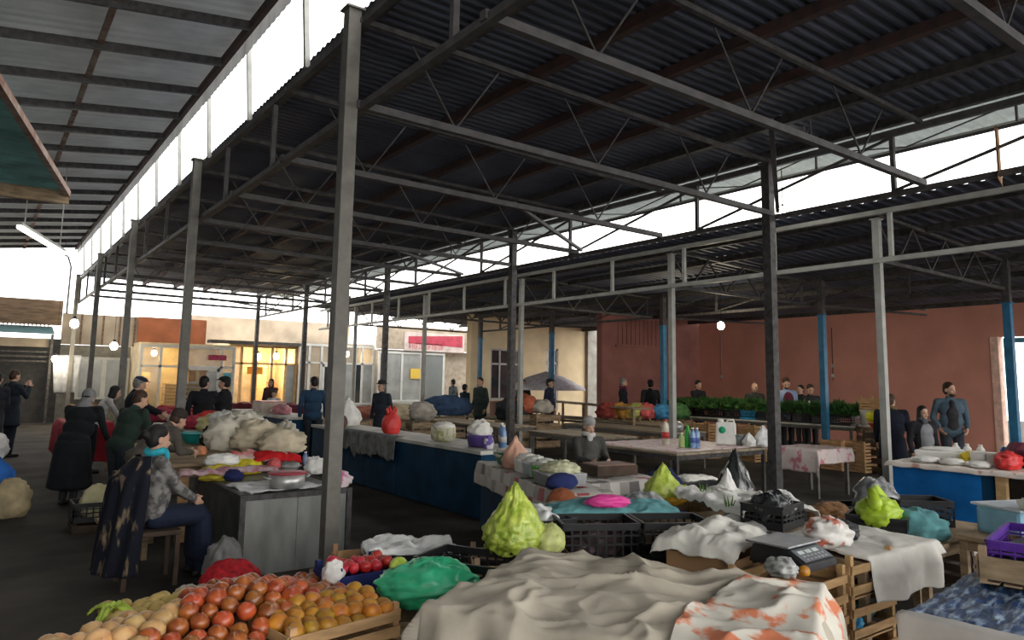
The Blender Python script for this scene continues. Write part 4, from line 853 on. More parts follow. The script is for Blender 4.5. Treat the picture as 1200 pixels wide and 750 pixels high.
# ---------------------------------------------------------------- bright blue stall
t = thing('market_stall', 'bright blue panelled stall beside the slim pale post', 'stall', (9.12, 4.05, 0))
panel('front_panel', (-.02, -.45, .03), (.02, .52, .80), M['bluestall'], t); panel('corner_board', (-.02, -.62, .03), (.02, -.45, .80), M['bluedark'], t)
panel('end_panel', (.02, .50, .03), (1.15, .54, .80), M['bluestall'], t); panel('stall_top', (-.06, -1.35, .80), (1.2, .56, .84), M['woodold'], t)
MB().b2((-.05, -.70, 0), (.03, -.60, .80)).build('timber_leg', M['wood'], t); MB().b2((-.02, -1.0, 0), (.03, -.93, .80)).build('steel_leg', M['steel'], t); panel('far_panel', (.2, -1.35, .03), (.24, -.95, .80), M['bluestall'], t); panel('back_panel', (1.1, -1.35, 0), (1.14, .5, .8), M['wooddark'], t)
tag(drape(-.66, .62, -.96, .96, (.055, .04, .02, .04), lambda x, y: .01+.012*fbm(x*4, y*4), 80, .016, 22, 2, .25).build('plastic_sheet', mat('stained_film', (.66, .60, .54), .5, .12, 9, .1, col2=(.46, .20, .16), thresh=(.34, .42)), None, (9.72, 3.66, .845), 0, solid=.003), 'stained pale sheet over the top of the bright blue stall', 'sheet')
def onb(x, y): return (9.12+x, 4.05+y, .862)
t = thing('food_tub', 'long white tub of white cheese on the blue stall', 'tub', onb(.55, .20), R(10)); b = MB(); b.box((0, 0, .06), (.36, .50, .12), taper=1.05); b.build('tub_body', M['plasticwhite'], t, bevel=.02); blob((.16, .22, .03), 150, .15).build('contents', M['plasticwhite'], t, (0, 0, .11))
for i, (x, y, r, m, lb) in enumerate(((.13, .2, (.14, .15, .04), M['plasticwhite'], 'flat white cheese bag near the front of the blue stall'), (.13, -.10, (.13, .13, .04), M['whitecloth'], 'second flat white bag near the front of the blue stall'), (.12, -.38, (.12, .12, .04), M['plasticwhite'], 'third flat white bag above the timber leg'), (.52, -.16, (.2, .12, .08), mat('banana_yellow', (.72, .55, .03), .5, .15, 6), 'yellow bunch lying across the white tubs'), (.62, -.34, (.10, .08, .08), fabric('dark_violet', (.05, .02, .08)), 'dark violet packet next to the yellow bunch'), (.22, -.64, (.17, .12, .11), mat('red_packet', (.5, .03, .03), .4, .2, 6, col2=(.6, .45, .35), thresh=(.3, .36)), 'red packet with pale label on the blue stall'), (.75, -.62, (.26, .2, .15), mat('maroon_bag', (.13, .02, .04), .5, .3, 6, .2), 'maroon bag heaped at the back of the blue stall'), (.5, -.86, (.16, .14, .14), M['plasticwhite'], 'white bag at the doorway end of the blue stall'))):
    bag('plastic_bag' if 'packet' not in lb and 'bunch' not in lb else 'packet', lb, 'bag', onb(x, y), r, m, 151+i, amp=.2)
for i, y in enumerate((-.28, -.45)):
    t = thing('food_tub', ('white tub with lid beside the dark violet packet', 'white tub with lid nearer the maroon bag')[i], 'tub', onb(.38, y-.02)); MB().box((0, 0, .07), (.16, .15, .14), taper=1.08).build('tub_body', M['plasticwhite'], t, bevel=.01); MB().box((0, 0, .145), (.18, .17, .015)).build('lid', M['plasticwhite'], t)
for i, (x, y) in enumerate(((.85, .16), (.85, .03), (.85, -.12))): bottle(('white topped bottle at the seated woman side of the trio', 'white topped bottle in the middle of the trio', 'white topped bottle at the yellow bunch side of the trio')[i], onb(x, y), .20, .05, M['plasticwhite'], M['plasticwhite'])
bottle('blue bottle at the back of the blue stall', onb(1.0, -.32), .2, .05, mat('deep_blue_bottle', (.03, .10, .32), .3), M['plasticwhite']); bottle('green bottle at the back of the blue stall', onb(1.0, -.45), .18, .06, mat('emerald_bottle', (.02, .30, .12), .3), LG)

# ---------------------------------------------------------------- things along the side aisle
t = table('market_table', 'stall table draped in red cloth at the aisle end', 'table', 1.35, 2.1, 15.4, 17.0, .85, M['woodold'], M['woodold'])
tag(drape(-.38, .38, -.8, .8, (.6, .3, .7, .1), lambda x, y: .006, 60, .03, 16, 3, .08).build('red_cloth', mat('crimson_cloth', (.32, .02, .035), .85, .2, 5, .1), None, (1.72, 16.2, .855), 0, solid=.004), 'crimson cloth hanging over the aisle stall table', 'tablecloth')
card_box('brown cardboard box on the crimson cloth', (1.72, 15.9, .87), R(8), (.5, .4, .3))
for i, (x, y, z, r, c, lb) in enumerate(((.14, 11.9, .55, (.26, .24, .26), (.62, .60, .58), 'white bag on top of the sacks by the aisle edge'), (.24, 11.3, 0, (.26, .26, .38), (.02, .12, .42), 'bright blue sack at the aisle edge'), (.46, 10.95, 0, (.2, .2, .26), (.42, .34, .20), 'cream sack leaning on the bright blue sack'), (.10, 12.0, 0, (.33, .3, .34), (.40, .38, .15), 'yellowish sack below the white bag'))):
    bag('sack', lb, 'sack', (x, y, z), r, mat('aisle_sack_%d' % i, c, .85, .2, 6, .2), 160+i, amp=.16)
plastic_crate('black crate stood on the aisle floor holding a cream bag', (1.22, 9.6, .12), 0, .5, .4, .2)
wood_crate('low dark crate under the black aisle crate', (1.22, 9.6, 0), 0, .5, .4, .11, 1, 'wooddark')
bag('sack', 'cream yellow bag bulging from the black aisle crate', 'sack', (1.22, 9.6, .15), (.18, .15, .2), mat('cream_bag', (.48, .44, .26), .8, .15, 6, .2), 166, amp=.14)
t = thing('low_bench', 'low slatted wooden bench on the aisle floor', 'bench', (1.28, 8.25, 0), R(2)); b = MB(); [b.box((-.12+.12*k, 0, .26), (.1, 1.0, .03)) for k in range(3)]; b.build('bench_slats', M['woodold'], t)
for sx in (-1, 1):
    for sy in (-1, 1): MB().box((sx*.12, sy*.42, .122), (.05, .05, .244)).build('leg', M['woodold'], t)
# chair behind the seated woman
t = thing('chair', 'dark wooden chair with a shawl hung over it at the sheet-metal counter', 'chair', (1.30, 6.98, 0), R(-90))
CW = M['wooddark']; panel('seat', (-.21, -.2, .41), (.21, .21, .45), CW, t, bevel=.01)
for sx in (-1, 1):
    MB().bar((sx*.19, .18, 0), (sx*.19, .18, .41), .035).build('leg', CW, t); MB().bar((sx*.19, -.21, 0), (sx*.19, -.19, .41), .035).build('leg', CW, t); MB().bar((sx*.19, -.2, .45), (sx*.19, -.28, .92), .035).build('back_post', CW, t)
for z in (.62, .76, .9): MB().bar((-.19, -.2-.08*(z-.45)/.47, z), (.19, -.2-.08*(z-.45)/.47, z), .02, .05).build('back_slat', CW, t)
# ---------------------------------------------------------------- shops at the far end
SY = 30.0
WARM = mat('warm_shop_wall', (.62, .50, .32), .8, .15, 3)
M['glassthin'] = mat('shop_glass', (.30, .33, .33), .1, .1, 2, spec=.6)
for q in M['glassthin'].node_tree.nodes:
    if q.type == 'BSDF_PRINCIPLED': q.inputs['Alpha'].default_value = .35
M['glassgrey'] = mat('curtained_glass', (.26, .27, .26), .25, .15, 2, spec=.5)
def shop(name, label, x0, x1, y, zt, cols, trans, fm, panes, doorcol=None, sill=.0, depth=2.6, wallm=None, lit=0):
    t = thing(name, label, 'shop front', (x0, y, 0)); w = x1-x0
    b = MB()
    for i, cx in enumerate(cols): b.b2((cx*w-.05, -.04, 0), (cx*w+.05, .04, zt))
    b.b2((0, -.045, zt-.10), (w, .045, zt)); b.b2((0, -.045, 0), (w, .045, .12))
    if trans: b.b2((0, -.04, trans-.04), (w, .04, trans+.04))
    if sill: b.b2((0, -.05, sill-.04), (w, .05, sill+.04))
    b.build('frame', fm, t)
    for i in range(len(cols)-1):
        a, c = cols[i]*w+.05, cols[i+1]*w-.05; m = panes[i % len(panes)]
        if m is None: continue
        if i == doorcol:
            d = MB(); 
            for lo, hi in (((a, 0), (a+.1, trans-.04)), ((c-.1, 0), (c, trans-.04)), ((a, trans-.16), (c, trans-.04)), ((a, 0), (c, .3))): d.b2((lo[0], -.06, lo[1]), (hi[0], -.01, hi[1]))
            do = d.build('door', fm, t); MB().b2((a+.1, -.04, .3), (c-.1, -.02, trans-.16)).build('pane', m, do); MB().b2((c-.09, -.09, 1.0), (c-.06, -.06, 1.2)).build('handle', M['darksteel'], do)
        else: MB().b2((a, -.015, (sill or .12)), (c, .005, (trans or zt)-.04)).build('pane', m, t)
        if trans: MB().b2((a, -.015, trans+.04), (c, .005, zt-.1)).build('top_pane', M['glassthin'], t)
    if sill: MB().b2((.0, -.03, .12), (w, .02, sill-.04)).build('plinth', fm, t)
    q = MB(); q.b2((0, depth, 0), (w, depth+.1, zt)); q.b2((-.05, .05, 0), (0, depth+.1, zt)); q.b2((w, .05, 0), (w+.05, depth+.1, zt)); q.b2((-.05, .05, zt), (w+.05, depth+.1, zt+.08)); q.build('room_shell', wallm or M['beige'], t)
    return t
def lamp(label, loc, r=.07, power=25, drop=.4, col=(1, .85, .6), roof=False):
    if roof: x = loc[0]; drop = (LRZ(x)+.03 if x < 2.45 else MRZ(x)+.03 if x < 9 else RRZ(x)+.03)-loc[2]
    t = thing('hanging_bulb', label, 'lamp', loc)
    MB().ell((0, 0, 0), (r, r, r*1.15), 14, 10).build('bulb', M['glow'], t); MB().lathe([(r*.4, r*.9), (r*.45, r*1.7), (r*.2, r*1.9)], 10).build('socket', M['black'], t)
    if drop: MB().tube([(0, 0, r*1.8), (0, 0, drop)], .008, 6).build('cord', M['black'], t)
    l = bpy.data.lights.new('bulb_light', 'POINT'); l.energy = power; l.color = col; l.shadow_soft_size = r; lo = bpy.data.objects.new('bulb_light', l); COL.objects.link(lo); lo.parent = t; lo.location = (0, 0, -r*1.8)
    return t
shop('shop_front', 'white framed glazed shop booth with a grey door', 4.7, 7.95, 29.2, 2.83, (0, .20, .46, .86, 1), 2.05, M['white'], [M['glassthin'], None, M['glassgrey'], M['glassthin']], 2, wallm=WARM)
shop('shop_front', 'warmly lit shop with wooden frames and open front', 8.1, 10.75, 30.2, 3.0, (0, .16, .34, .62, .84, 1), 2.25, mat('honey_frame', (.55, .36, .17), .6), [M['glassthin'], None, None, None, M['glassgrey']], None, wallm=WARM)
shop('shop_front', 'white framed shop with dark and curtained panes', 10.85, 14.2, 30.0, 3.15, (0, .12, .28, .52, .74, .84, 1), 2.35, M['white'], [M['glassthin'], M['glassthin'], M['glassdark'], M['glassgrey'], M['glassdark'], M['glassgrey']], 2, .62)
shop('shop_front', 'grey framed shop under the red signboard', 14.3, 17.6, 29.6, 2.95, (0, .06, .34, .64, 1), 0, M['white'], [M['glassdark'], M['glassgrey'], M['glassgrey'], M['glassthin']], None, .75)
def wallpart(name, lo, hi, m, label): return struct(MB().b2(lo, hi), name, m, label)
o = wallpart('wall_far', (2.3, 30.7, 2.78), (4.75, 30.9, 3.9), M['beige'], 'pale boarded upper wall with brown battens above the aisle shops')
for x in (2.9, 3.6, 4.15, 4.65): panel('batten', (x-.03, 30.66, 2.78), (x+.03, 30.7, 3.9), M['brownboard'], o)
wallpart('wall_orange', (4.75, 30.6, 2.9), (7.2, 30.9, 3.92), M['orange'], 'orange panel above the white glazed booth')
wallpart('wall_upper', (7.2, 33.2, 3.05), (14.4, 33.4, 4.3), M['beige'], 'pale upper wall above the lit shops')
wallpart('trim_eaves', (7.2, 29.9, 3.02), (10.85, 30.35, 3.14), M['darksteel'], 'dark serrated eaves strip above the lit shop')
wallpart('wall_shopside_low', (17.7, 29.9, 0), (21.5, 30.2, 3.04), mat('buff_plaster_low', (.34, .285, .22), .9), 'buff plaster wall between the grey shop and the cream building')
wallpart('wall_shopside', (14.2, 29.53, 3.05), (21.5, 29.8, 4.1), mat('buff_plaster', (.32, .265, .20), .9), 'buff plaster wall above the red signboard')
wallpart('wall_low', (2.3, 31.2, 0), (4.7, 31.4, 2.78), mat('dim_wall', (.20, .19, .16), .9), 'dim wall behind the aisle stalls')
o = wallpart('wall_low_frame', (2.9, 30.9, 0.8), (4.6, 31.0, 2.35), M['white'], 'white framed glazed partition behind the aisle stalls')
for x in (3.0, 3.85): panel('pane', (x, 30.86, .9), (x+.68, 30.9, 2.25), M['glassgrey'], o)
wallpart('wall_aisle_end', (-5, 30.3, 3.42), (2.25, 30.5, 4.3), M['brownboard'], 'brown boarded gable panel at the end of the side aisle')
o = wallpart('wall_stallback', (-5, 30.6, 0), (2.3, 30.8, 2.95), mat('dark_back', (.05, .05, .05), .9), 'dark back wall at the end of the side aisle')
aw = thing('awning', 'dark teal awning with white scalloped edge at the aisle end', 'awning', (-1.4, 29.6, 0))
MB().add([(-3.5, .9, 3.35), (3.4, .9, 3.35), (3.4, -.4, 3.05), (-3.5, -.4, 3.05)], [(0, 1, 2, 3)]).build('awning_sheet', mat('dark_teal', (.03, .08, .085), .7), aw, solid=.01)
b = MB(); b.b2((-3.5, .90, 3.30), (3.4, .94, 3.38)); [b.box((-3.45+i*.12, .92, 3.42), (.06, .03, .07)) for i in range(57)]; b.build('scalloped_edge', M['plasticwhite'], aw)
panel('pale_board', (-3.0, .3, 2.62), (3.3, .34, 2.92), M['beige'], aw); [panel('shutter_rail', (-3.5, .2, 2.1+.16*k), (3.4, .25, 2.16+.16*k), M['darksteel'], aw) for k in range(3)]
for x in (-3.4, 3.35): panel('awning_post', (x-.04, -.2, 0), (x+.04, -.12, 3.05), M['darksteel'], aw)
sg = thing('signboard', 'weathered red and white signboard over the grey framed shop', 'sign', (17.2, 29.5, 0))
panel('board', (-1.75, -.02, 3.0), (1.45, .02, 3.86), mat('weathered_sign_board', (.46, .38, .35), .7, .15, 3), sg); MB().add([(-1.55, -.03, 3.35), (1.35, -.03, 3.25), (1.35, -.03, 3.80), (-1.55, -.03, 3.66), (-1.55, -.024, 3.35), (1.35, -.024, 3.25), (1.35, -.024, 3.80), (-1.55, -.024, 3.66)], [(0, 1, 2, 3), (7, 6, 5, 4), (0, 4, 5, 1), (2, 6, 7, 3), (1, 5, 6, 2), (3, 7, 4, 0)]).build('red_band', mat('sign_red', (.33, .035, .06), .6, .2, 3), sg)
b = MB(); rr = random.Random(3)
for i in range(11):
    x = -1.5+i*.17; b.b2((x, -.03, 3.10), (x+.035, -.022, 3.36)); 
    if i % 3 != 1: b.b2((x, -.03, 3.32), (x+.12, -.022, 3.36))
    if i % 2: b.b2((x+.085, -.03, 3.10), (x+.12, -.022, 3.36))
    else: b.b2((x, -.03, 3.20), (x+.11, -.022, 3.235))
b.build('faded_lettering', mat('sign_letter_red', (.50, .12, .13), .6), sg)
tag(panel('notice', (0, 0, 0), (.5, .02, .45), mat('yellow_notice', (.62, .42, .06), .6, .2, 3, col2=(.6, .2, .03), thresh=(.36, .42)), None, loc=(15.85, 29.53, 1.75)), 'yellow and orange notice in the window of the grey framed shop', 'notice')
tag(panel('notice', (0, 0, 0), (.62, .02, .30), mat('orange_notice', (.75, .28, .02), .6), None, loc=(8.75, 30.1, 1.82)), 'orange notice in the warmly lit shop', 'notice')
tag(panel('poster', (0, 0, 0), (.28, .02, .5), mat('blue_poster', (.10, .32, .40), .6, .2, 4), None, loc=(7.58, 29.10, 1.35)), 'blue green poster at the edge of the glazed booth', 'poster')
tag(panel('sticker', (0, 0, 0), (.65, .02, .2), mat('maroon_lettering', (.32, .03, .08), .6, .3, 9), None, loc=(7.0, 29.10, 2.32)), 'maroon lettered strip on the glazed booth', 'sign')
for i, (x, z, c) in enumerate(((4.95, .9, (.5, .2, .05)), (5.2, 1.5, (.55, .4, .1)), (6.9, 1.0, (.3, .08, .05)), (7.5, 1.5, (.2, .3, .1)), (8.4, 1.2, (.35, .2, .08)), (10.3, 1.2, (.25, .1, .05)), (9.9, 1.9, (.5, .35, .15)))):
    t = thing('shop_shelf', 'shelf unit with %s goods inside the %s' % (('orange', 'honey coloured', 'brick red', 'olive', 'brown', 'dark red', 'tan')[i], 'glazed booth' if x < 8 else 'warmly lit shop'), 'shelf', (x, 31.2 if x < 8 else 32.0, 0))
    MB().b2((-.2, -.15, 0), (.2, .15, z)).build('shelf_body', M['wood'], t); [MB().b2((-.18, -.14, z+.005+.17*k), (.18, .12, z+.15+.17*k)).build('goods_row', mat('shelf_goods%d%d' % (i, k), tuple(min(1, q*(1+.3*k)) for q in c), .7), t) for k in range(2)]
# market wares before the booth
for k in range(4): wood_crate('pale slatted crate in front of the glazed booth, %s from the floor' % ORD[k], (5.75, 28.5, k*.36), 0, .7, .5, .34, 3, group='crates before the glazed booth')
for k in range(3): wood_crate('orange brown crate beside the pale stack, %s from the floor' % ORD[k], (6.45, 28.5, k*.5), 0, .6, .5, .46, 3, 'woodold', group='brown crates before the booth')
card_box('brown cardboard box on the orange brown crates', (6.45, 28.5, 1.52), 0, (.6, .5, .4))
for i, (px, d, h, c, lb) in enumerate(((188, 20, .95, (.42, .04, .09), 'crimson covered bench before the pale crates'), (212, 20.5, 1.0, (.55, .06, .06), 'red covered bench behind the grey aisle post'), (345, 24, 1.0, (.16, .03, .05), 'maroon chair back before the lit shop'), (283, 24, 1.0, (.15, .03, .04), 'dark maroon cover near the lit shop'))):
    p = far(px, d); t = thing('covered_bench', lb, 'bench', (p.x, p.y, 0), R(-35)); b = MB(); b.b2((-.45, -.3, 0), (.45, .3, h*.8)); b.build('bench_body', M['wooddark'], t); tag2 = drape(-.46, .46, -.31, .31, (.25, .25, .3, .2), lambda x, y: .05+.08*fbm(x*3, y*3, i), 30, .02, 12, i).build('cover', fabric('bench_cover%d' % i, c), t, (0, 0, h*.8+.005), solid=.004)
par = thing('parasol', 'low white parasol standing before the cream building', 'parasol', tuple(far(640, 26.5)))
b = MB(); b.lathe([(1.45, 1.42), (1.40, 1.52), (.7, 1.88), (.06, 2.08)], 8); b.build('canopy', mat('parasol_white', (.60, .58, .62), .8), par); MB().tube([(0, 0, 0), (0, 0, 2.1)], .025, 8).build('pole', M['steel'], par); MB().lathe([(.3, 0), (.3, .08), (.05, .1)], 14).build('base', M['steel'], par)
# lamps
lamp('glowing bulb hanging near the aisle end post', tuple(far(81, 23.5, 3.35)), .13, 30, roof=True)
lamp('small bright bulb at the far dark stall of the side aisle', tuple(far(62, 24, 2.2)), .10, 30, roof=True)
tag(MB().grid(lambda u, v: (.9*(u-.5)*(1-.3*v), .05*math.sin(u*9), -1.3*v), 16, 16).build('pale_sheet', mat('grey_pale_sheet', (.22, .23, .25), .8), None, tuple(far(76, 24.5, 2.35)), R(-25), solid=.005), 'pale sheet hanging at the far dark stall of the side aisle', 'sheet')
lamp('glowing lamp on the aisle shop wall', tuple(far(130, 24.5, 2.68)), .12, 25, roof=True); 
lamp('glowing bulb hanging in the side hall before the red wall', tuple(far(846, 17.5, 3.15)), .085, 40, roof=True)
lamp('white bulb inside the lit shop, beside the yellow one', (9.35, 30.75, 2.55), .12, 60, .4, (1, .9, .7)); lamp('yellow bulb inside the lit shop', (10.15, 30.9, 2.6), .12, 90, .35, (1, .72, .32))
lamp('yellow bulb inside the white framed shop', (13.3, 30.9, 2.8), .12, 70, .3, (1, .72, .32)); lamp('warm bulb inside the glazed booth', (5.3, 30.2, 2.55), .1, 60, .25, (1, .75, .35))
lamp('bulb hanging from the roof edge girder against the sky', tuple(far(923, 10.6, 4.35)), .05, 2, .65, (1, 1, 1))
ft = thing('tube_lamp', 'fluorescent tube lamp slung under the aisle roof on a curved bracket', 'lamp', (0, 0, 0)); a, c = Vector(far(22, 14.0, 4.45)), Vector(far(76, 16.5, 4.35))
a = ray(22, 266)*12.0; a.z += CH; c = ray(74, 297)*15.0; c.z += CH
ft.location = a; d = c-a
for q in (.1, .9): p = d*q; MB().bar(p+Vector((0, 0, .06)), (p.x, p.y, LRZ(a.x+p.x)-a.z+.03), .02).build('hanger', M['palesteel'], ft)
MB().tube([(0, 0, 0), d], .035, 8).build('tube', mat('tube_glow', (1, .98, .95), .5, 0, 2, emit=9), ft); MB().bar(Vector((0, 0, .06)), d+Vector((0, 0, .06)), .09, .05).build('housing', M['palesteel'], ft)
MB().tube([d, d+Vector((.12, .3, -.02)), d+Vector((.2, .5, -.2)), d+Vector((.2, .55, -1.2))], .02, 6).build('bracket', M['palesteel'], ft)
wire = ray(950, 150)*9.2; 
t = thing('cable_loop', 'loose pale cable loop hanging from a truss under the main roof', 'cable', (wire.x, wire.y, wire.z+CH)); MB().tube([(0, 0, .35), (.02, 0, .1), (-.08, .02, -.12), (-.16, 0, .0), (-.06, -.03, .08), (.03, 0, -.16)], .008, 6).build('loop', M['palesteel'], t)
cd = at(1147, 150, 4.9); tag(MB().grid(lambda u, v: (.22*(u-.5), .02*math.sin(u*5), -.52*v-.15*u*v), 8, 8).build('paper_scrap', M['cardboard'], None, (8.9, 3.15, 4.62), R(20), solid=.004), 'brown card scrap hanging from the roof edge against the sky', 'card')
for i, (px, h) in enumerate(((845, .0), (975, .0))):
    v = ray(px, 400); s = (WX-.02)/v.x; p = v*s
    t = thing('wall_cable', ('thin cable running down the terracotta wall near the bald man', 'thin cable with two sockets on the terracotta wall')[i], 'cable', (WX-.02, p.y, 0)); MB().tube([(0, 0, 3.5), (0, .01, 1.9+.0*h)], .012, 6).build('cable', M['palesteel'] if i == 0 else M['rust'], t)
    for z in ((2.0,) if i == 0 else (2.35, 2.05)): panel('socket', (-.04, -.04, z-.05), (0, .04, z+.05), M['white'], t)
# ---------------------------------------------------------------- people
SKIN = mat('skin', (.50, .30, .21), .6, .08, 12)
SKIN2 = mat('skin_ruddy', (.46, .25, .17), .6, .08, 12)
CM = {}
def cm(c, pat=None):
    k = (c, pat)
    if k not in CM:
        CM[k] = fabric('garment_%d' % len(CM), c) if not pat else mat('garment_%d' % len(CM), c, .9, .2, pat[1], .15, col2=pat[0], thresh=(.45, .58))
    return CM[k]
HAIR = {'black': mat('black_hair', (.012, .010, .010), .6, .3, 30, .2), 'brown': mat('brown_hair', (.05, .025, .015), .6, .3, 30, .2), 'grey': mat('grey_hair', (.20, .19, .18), .7, .3, 30, .2)}
EYE = mat('dark_eye', (.02, .015, .012), .25); LIP = mat('lips', (.38, .14, .12), .5); SHOE = mat('black_shoe', (.015, .014, .014), .5, .3, 8)
def remesh(mb, name, m, par, vox, sm=4, label=None):
    o = mb.build(name, m, par, label=label); md = o.modifiers.new('remesh', 'REMESH'); md.mode = 'VOXEL'; md.voxel_size = vox; md.use_smooth_shade = True
    if sm: s = o.modifiers.new('smooth', 'SMOOTH'); s.factor = .5; s.iterations = sm
    return o
def person(label, loc, rz, h=1.72, sit=None, lean=0, bulk=1.0, turn=0, nod=0, L=None, Rr=None, coat=(.02, .02, .025), coatlen=.0, trous=(.03, .03, .035), hair='black', style='short', hat=None, hatcol=(.02, .02, .02), scarf=None, beard=False, step=0.0, group=None, vox=.012, pat=None, vest=None, skirt=False, skin=None, front=None):
    t = thing('person', label, 'person', tuple(loc), rz, group); s = h/1.72; skin = skin or SKIN
    V = lambda *a: Vector(a)*s
    hz = (sit+.09)/s if sit is not None else .92
    hip = V(0, 0, hz); TM = Matrix.Rotation(-R(lean), 3, 'X')
    T = lambda x, y, z: hip+TM @ V(x, y, z)
    HM = TM @ Matrix.Rotation(R(turn), 3, 'Z') @ Matrix.Rotation(-R(nod), 3, 'X')
    if lean > 25: HM = Matrix.Rotation(-R(lean*.45+nod), 3, 'X') @ Matrix.Rotation(R(turn), 3, 'Z')
    hc = T(0, .015, .685)
    Hd = lambda x, y, z: hc+HM @ V(x, y, z)
    B, J, P, SH = MB(), MB(), MB(), MB()
    bw = bulk
    # torso
    B.ell(T(0, 0, .05), (.15*bw*s, .11*s, .13*s), 14, 10, TM); B.ell(T(0, .01, .22), (.14*bw*s, .10*s, .17*s), 14, 10, TM); B.ell(T(0, 0, .39), (.165*bw*s, .105*s, .15*s), 14, 10, TM)
    B.cap(T(0, -.012, .46), T(0, .0, .63), .062*s, .052*s)
    # head
    B.ell(Hd(0, -.012, .035), (.074*s, .094*s, .088*s), 16, 12, HM); B.ell(Hd(0, .028, -.02), (.062*s, .064*s, .088*s), 14, 10, HM); B.ell(Hd(0, .05, -.083), (.036*s, .036*s, .03*s), 10, 8, HM)
    B.cap(Hd(0, .086, .0), Hd(0, .106, -.036), .009*s, .015*s, 8); B.ell(Hd(0, .072, .022), (.048*s, .018*s, .012*s), 10, 6, HM); B.ell(Hd(0, .083, -.062), (.024*s, .010*s, .009*s), 8, 6, HM)
    for sx in (-1, 1): B.ell(Hd(sx*.077, -.008, -.015), (.010*s, .022*s, .032*s), 8, 6, HM); B.ell(Hd(sx*.036, .068, -.03), (.02*s, .016*s, .018*s), 8, 6, HM)
    # arms
    wr = {}
    for sx, tgt in ((-1, L), (1, Rr)):
        sh = T(sx*.175*bw, -.005, .49)
        w = V(*tgt) if tgt is not None else (sh+V(sx*.055, .05, -.50))
        d = w-sh; l1, l2 = .275*s, .245*s; D = min(d.length, (l1+l2)*.985); d.normalize(); w = sh+d*D
        a = (l1*l1-l2*l2+D*D)/(2*D); hh = math.sqrt(max(l1*l1-a*a, 0))
        pole = Vector((sx*.5, -1, -.45)); pole = (pole-d*pole.dot(d)).normalized(); el = sh+d*a+pole*hh
        B.cap(sh, el, .045*s, .036*s); B.cap(el, w, .036*s, .025*s)
        J.cap(T(sx*.10*bw, -.005, .485), sh, .066*s, .060*s); J.cap(sh, el, .058*s*(bw*.5+.5), .050*s); J.cap(el, el.lerp(w, .93), .053*s, .040*s)
        fd = (w-el).normalized(); nrm = Vector((-sx, .15, -.25)); nrm = (nrm-fd*nrm.dot(fd)).normalized(); ac = fd.cross(nrm)
        if ac.y < 0: ac = -ac
        pm = w+fd*.045*s
        rot = Matrix((ac, fd, nrm)).transposed()
        B.cap(w-fd*.02*s, w+fd*.012*s, .024*s, .026*s, 8); B.ell(pm, (.038*s, .048*s, .017*s), 12, 8, rot)
        for k, (off, ln) in enumerate(((.028, .072), (.010, .080), (-.010, .075), (-.027, .058))):
            p0 = w+fd*.078*s+ac*off*s; p1 = p0+(fd*.9+nrm*.35).normalized()*ln*.55*s; p2 = p1+(fd*.55+nrm*.8).normalized()*ln*.5*s
            B.cap(p0-fd*.02*s, p1, .0098*s, .0092*s, 7); B.cap(p1, p2, .0092*s, .0078*s, 7)
        q0 = w+fd*.03*s+ac*.032*s; q1 = q0+(fd*.7+ac*.75+nrm*.2).normalized()*.036*s; q2 = q1+(fd+ac*.15+nrm*.4).normalized()*.032*s
        B.cap(q0, q1, .0125*s, .011*s, 7); B.cap(q1, q2, .011*s, .009*s, 7); wr[sx] = w
    # legs
    for sx in (-1, 1):
        hj = hip+V(sx*.088*bw, 0, 0)
        if sit is not None: kn = V(sx*.10, .40, hz+.01); an = V(sx*.10, .42, .085)
        else: kn = V(sx*.085, .02+sx*step*.6, .49); an = V(sx*.085, -.015+sx*step, .085)
        toe = an+V(sx*.025, .145, -.05)
        B.cap(hj, kn, .078*s, .052*s); B.cap(kn, an, .050*s, .034*s); B.cap(an+V(0, -.02, -.045), toe, .034*s, .028*s)
        P.cap(hj, kn, .092*s*(bw*.4+.6), .066*s); P.cap(kn, an+V(0, 0, .0), .064*s, .056*s)
        SH.cap(an+V(0, -.035, -.042), toe+V(0, .01, .0), .040*s, .036*s)
    P.ell(T(0, 0, .03), (.165*bw*s, .122*s, .12*s), 14, 10, TM)
    # jacket
    J.ell(T(0, 0, .03), (.172*bw*s, .125*s*bw, .12*s), 16, 10, TM); J.ell(T(0, .015, .2), (.166*bw*s, .120*bw*s, .19*s), 16, 10, TM); J.ell(T(0, 0, .39), (.188*bw*s, .122*s*(bw*.5+.5), .165*s), 16, 10, TM)
    J.cap(T(0, -.01, .50), T(0, -.004, .565), .088*s, .064*s)
    if coatlen and sit is None:
        ez = hz-.06-coatlen
        n_ = max(4, int(coatlen/.035))
        for k in range(n_+1):
            u = k/n_; J.ell(V(0, -.0, hz-.02-(coatlen)*u), ((.18+.07*u*coatlen)*bw*s, (.14+.09*u*coatlen)*bw*s, .075*s), 18, 8)
    if skirt:
        if sit is not None:
            for k in range(14): u = k/13; P.ell(V(0, .05+.36*u, hz-.01), ((.20+.0*u)*s, .07*s, (.105-.01*u)*s), 14, 8)
            for k in range(14): u = k/13; P.ell(V(0, .42+.02*u, hz-.02-.36*u), ((.20+.02*u)*s, (.095+.02*u)*s, .06*s), 14, 8)
        else:
            for k in range(14): u = k/13; P.ell(V(0, 0, hz-.05-.45*u), ((.18+.05*u)*s, (.14+.05*u)*s, .07*s), 14, 8)
    remesh(B, 'body', skin, t, min(vox, .0095)); 
    remesh(J, 'coat' if coatlen else 'jacket', cm(coat, pat), t, vox, 14 if coatlen > .3 or lean else 6); remesh(P, 'skirt' if skirt else 'trousers', cm(trous), t, vox); remesh(SH, 'shoes', SHOE, t, vox, 2)
    for sx in (-1, 1): MB().ell(Hd(sx*.029, .078, -.002), (.012*s, .010*s, .007*s), 8, 6, HM).build('eye', EYE, t)
    MB().ell(Hd(0, .090, -.062), (.021*s, .006*s, .007*s), 8, 6, HM).build('mouth', LIP, t)
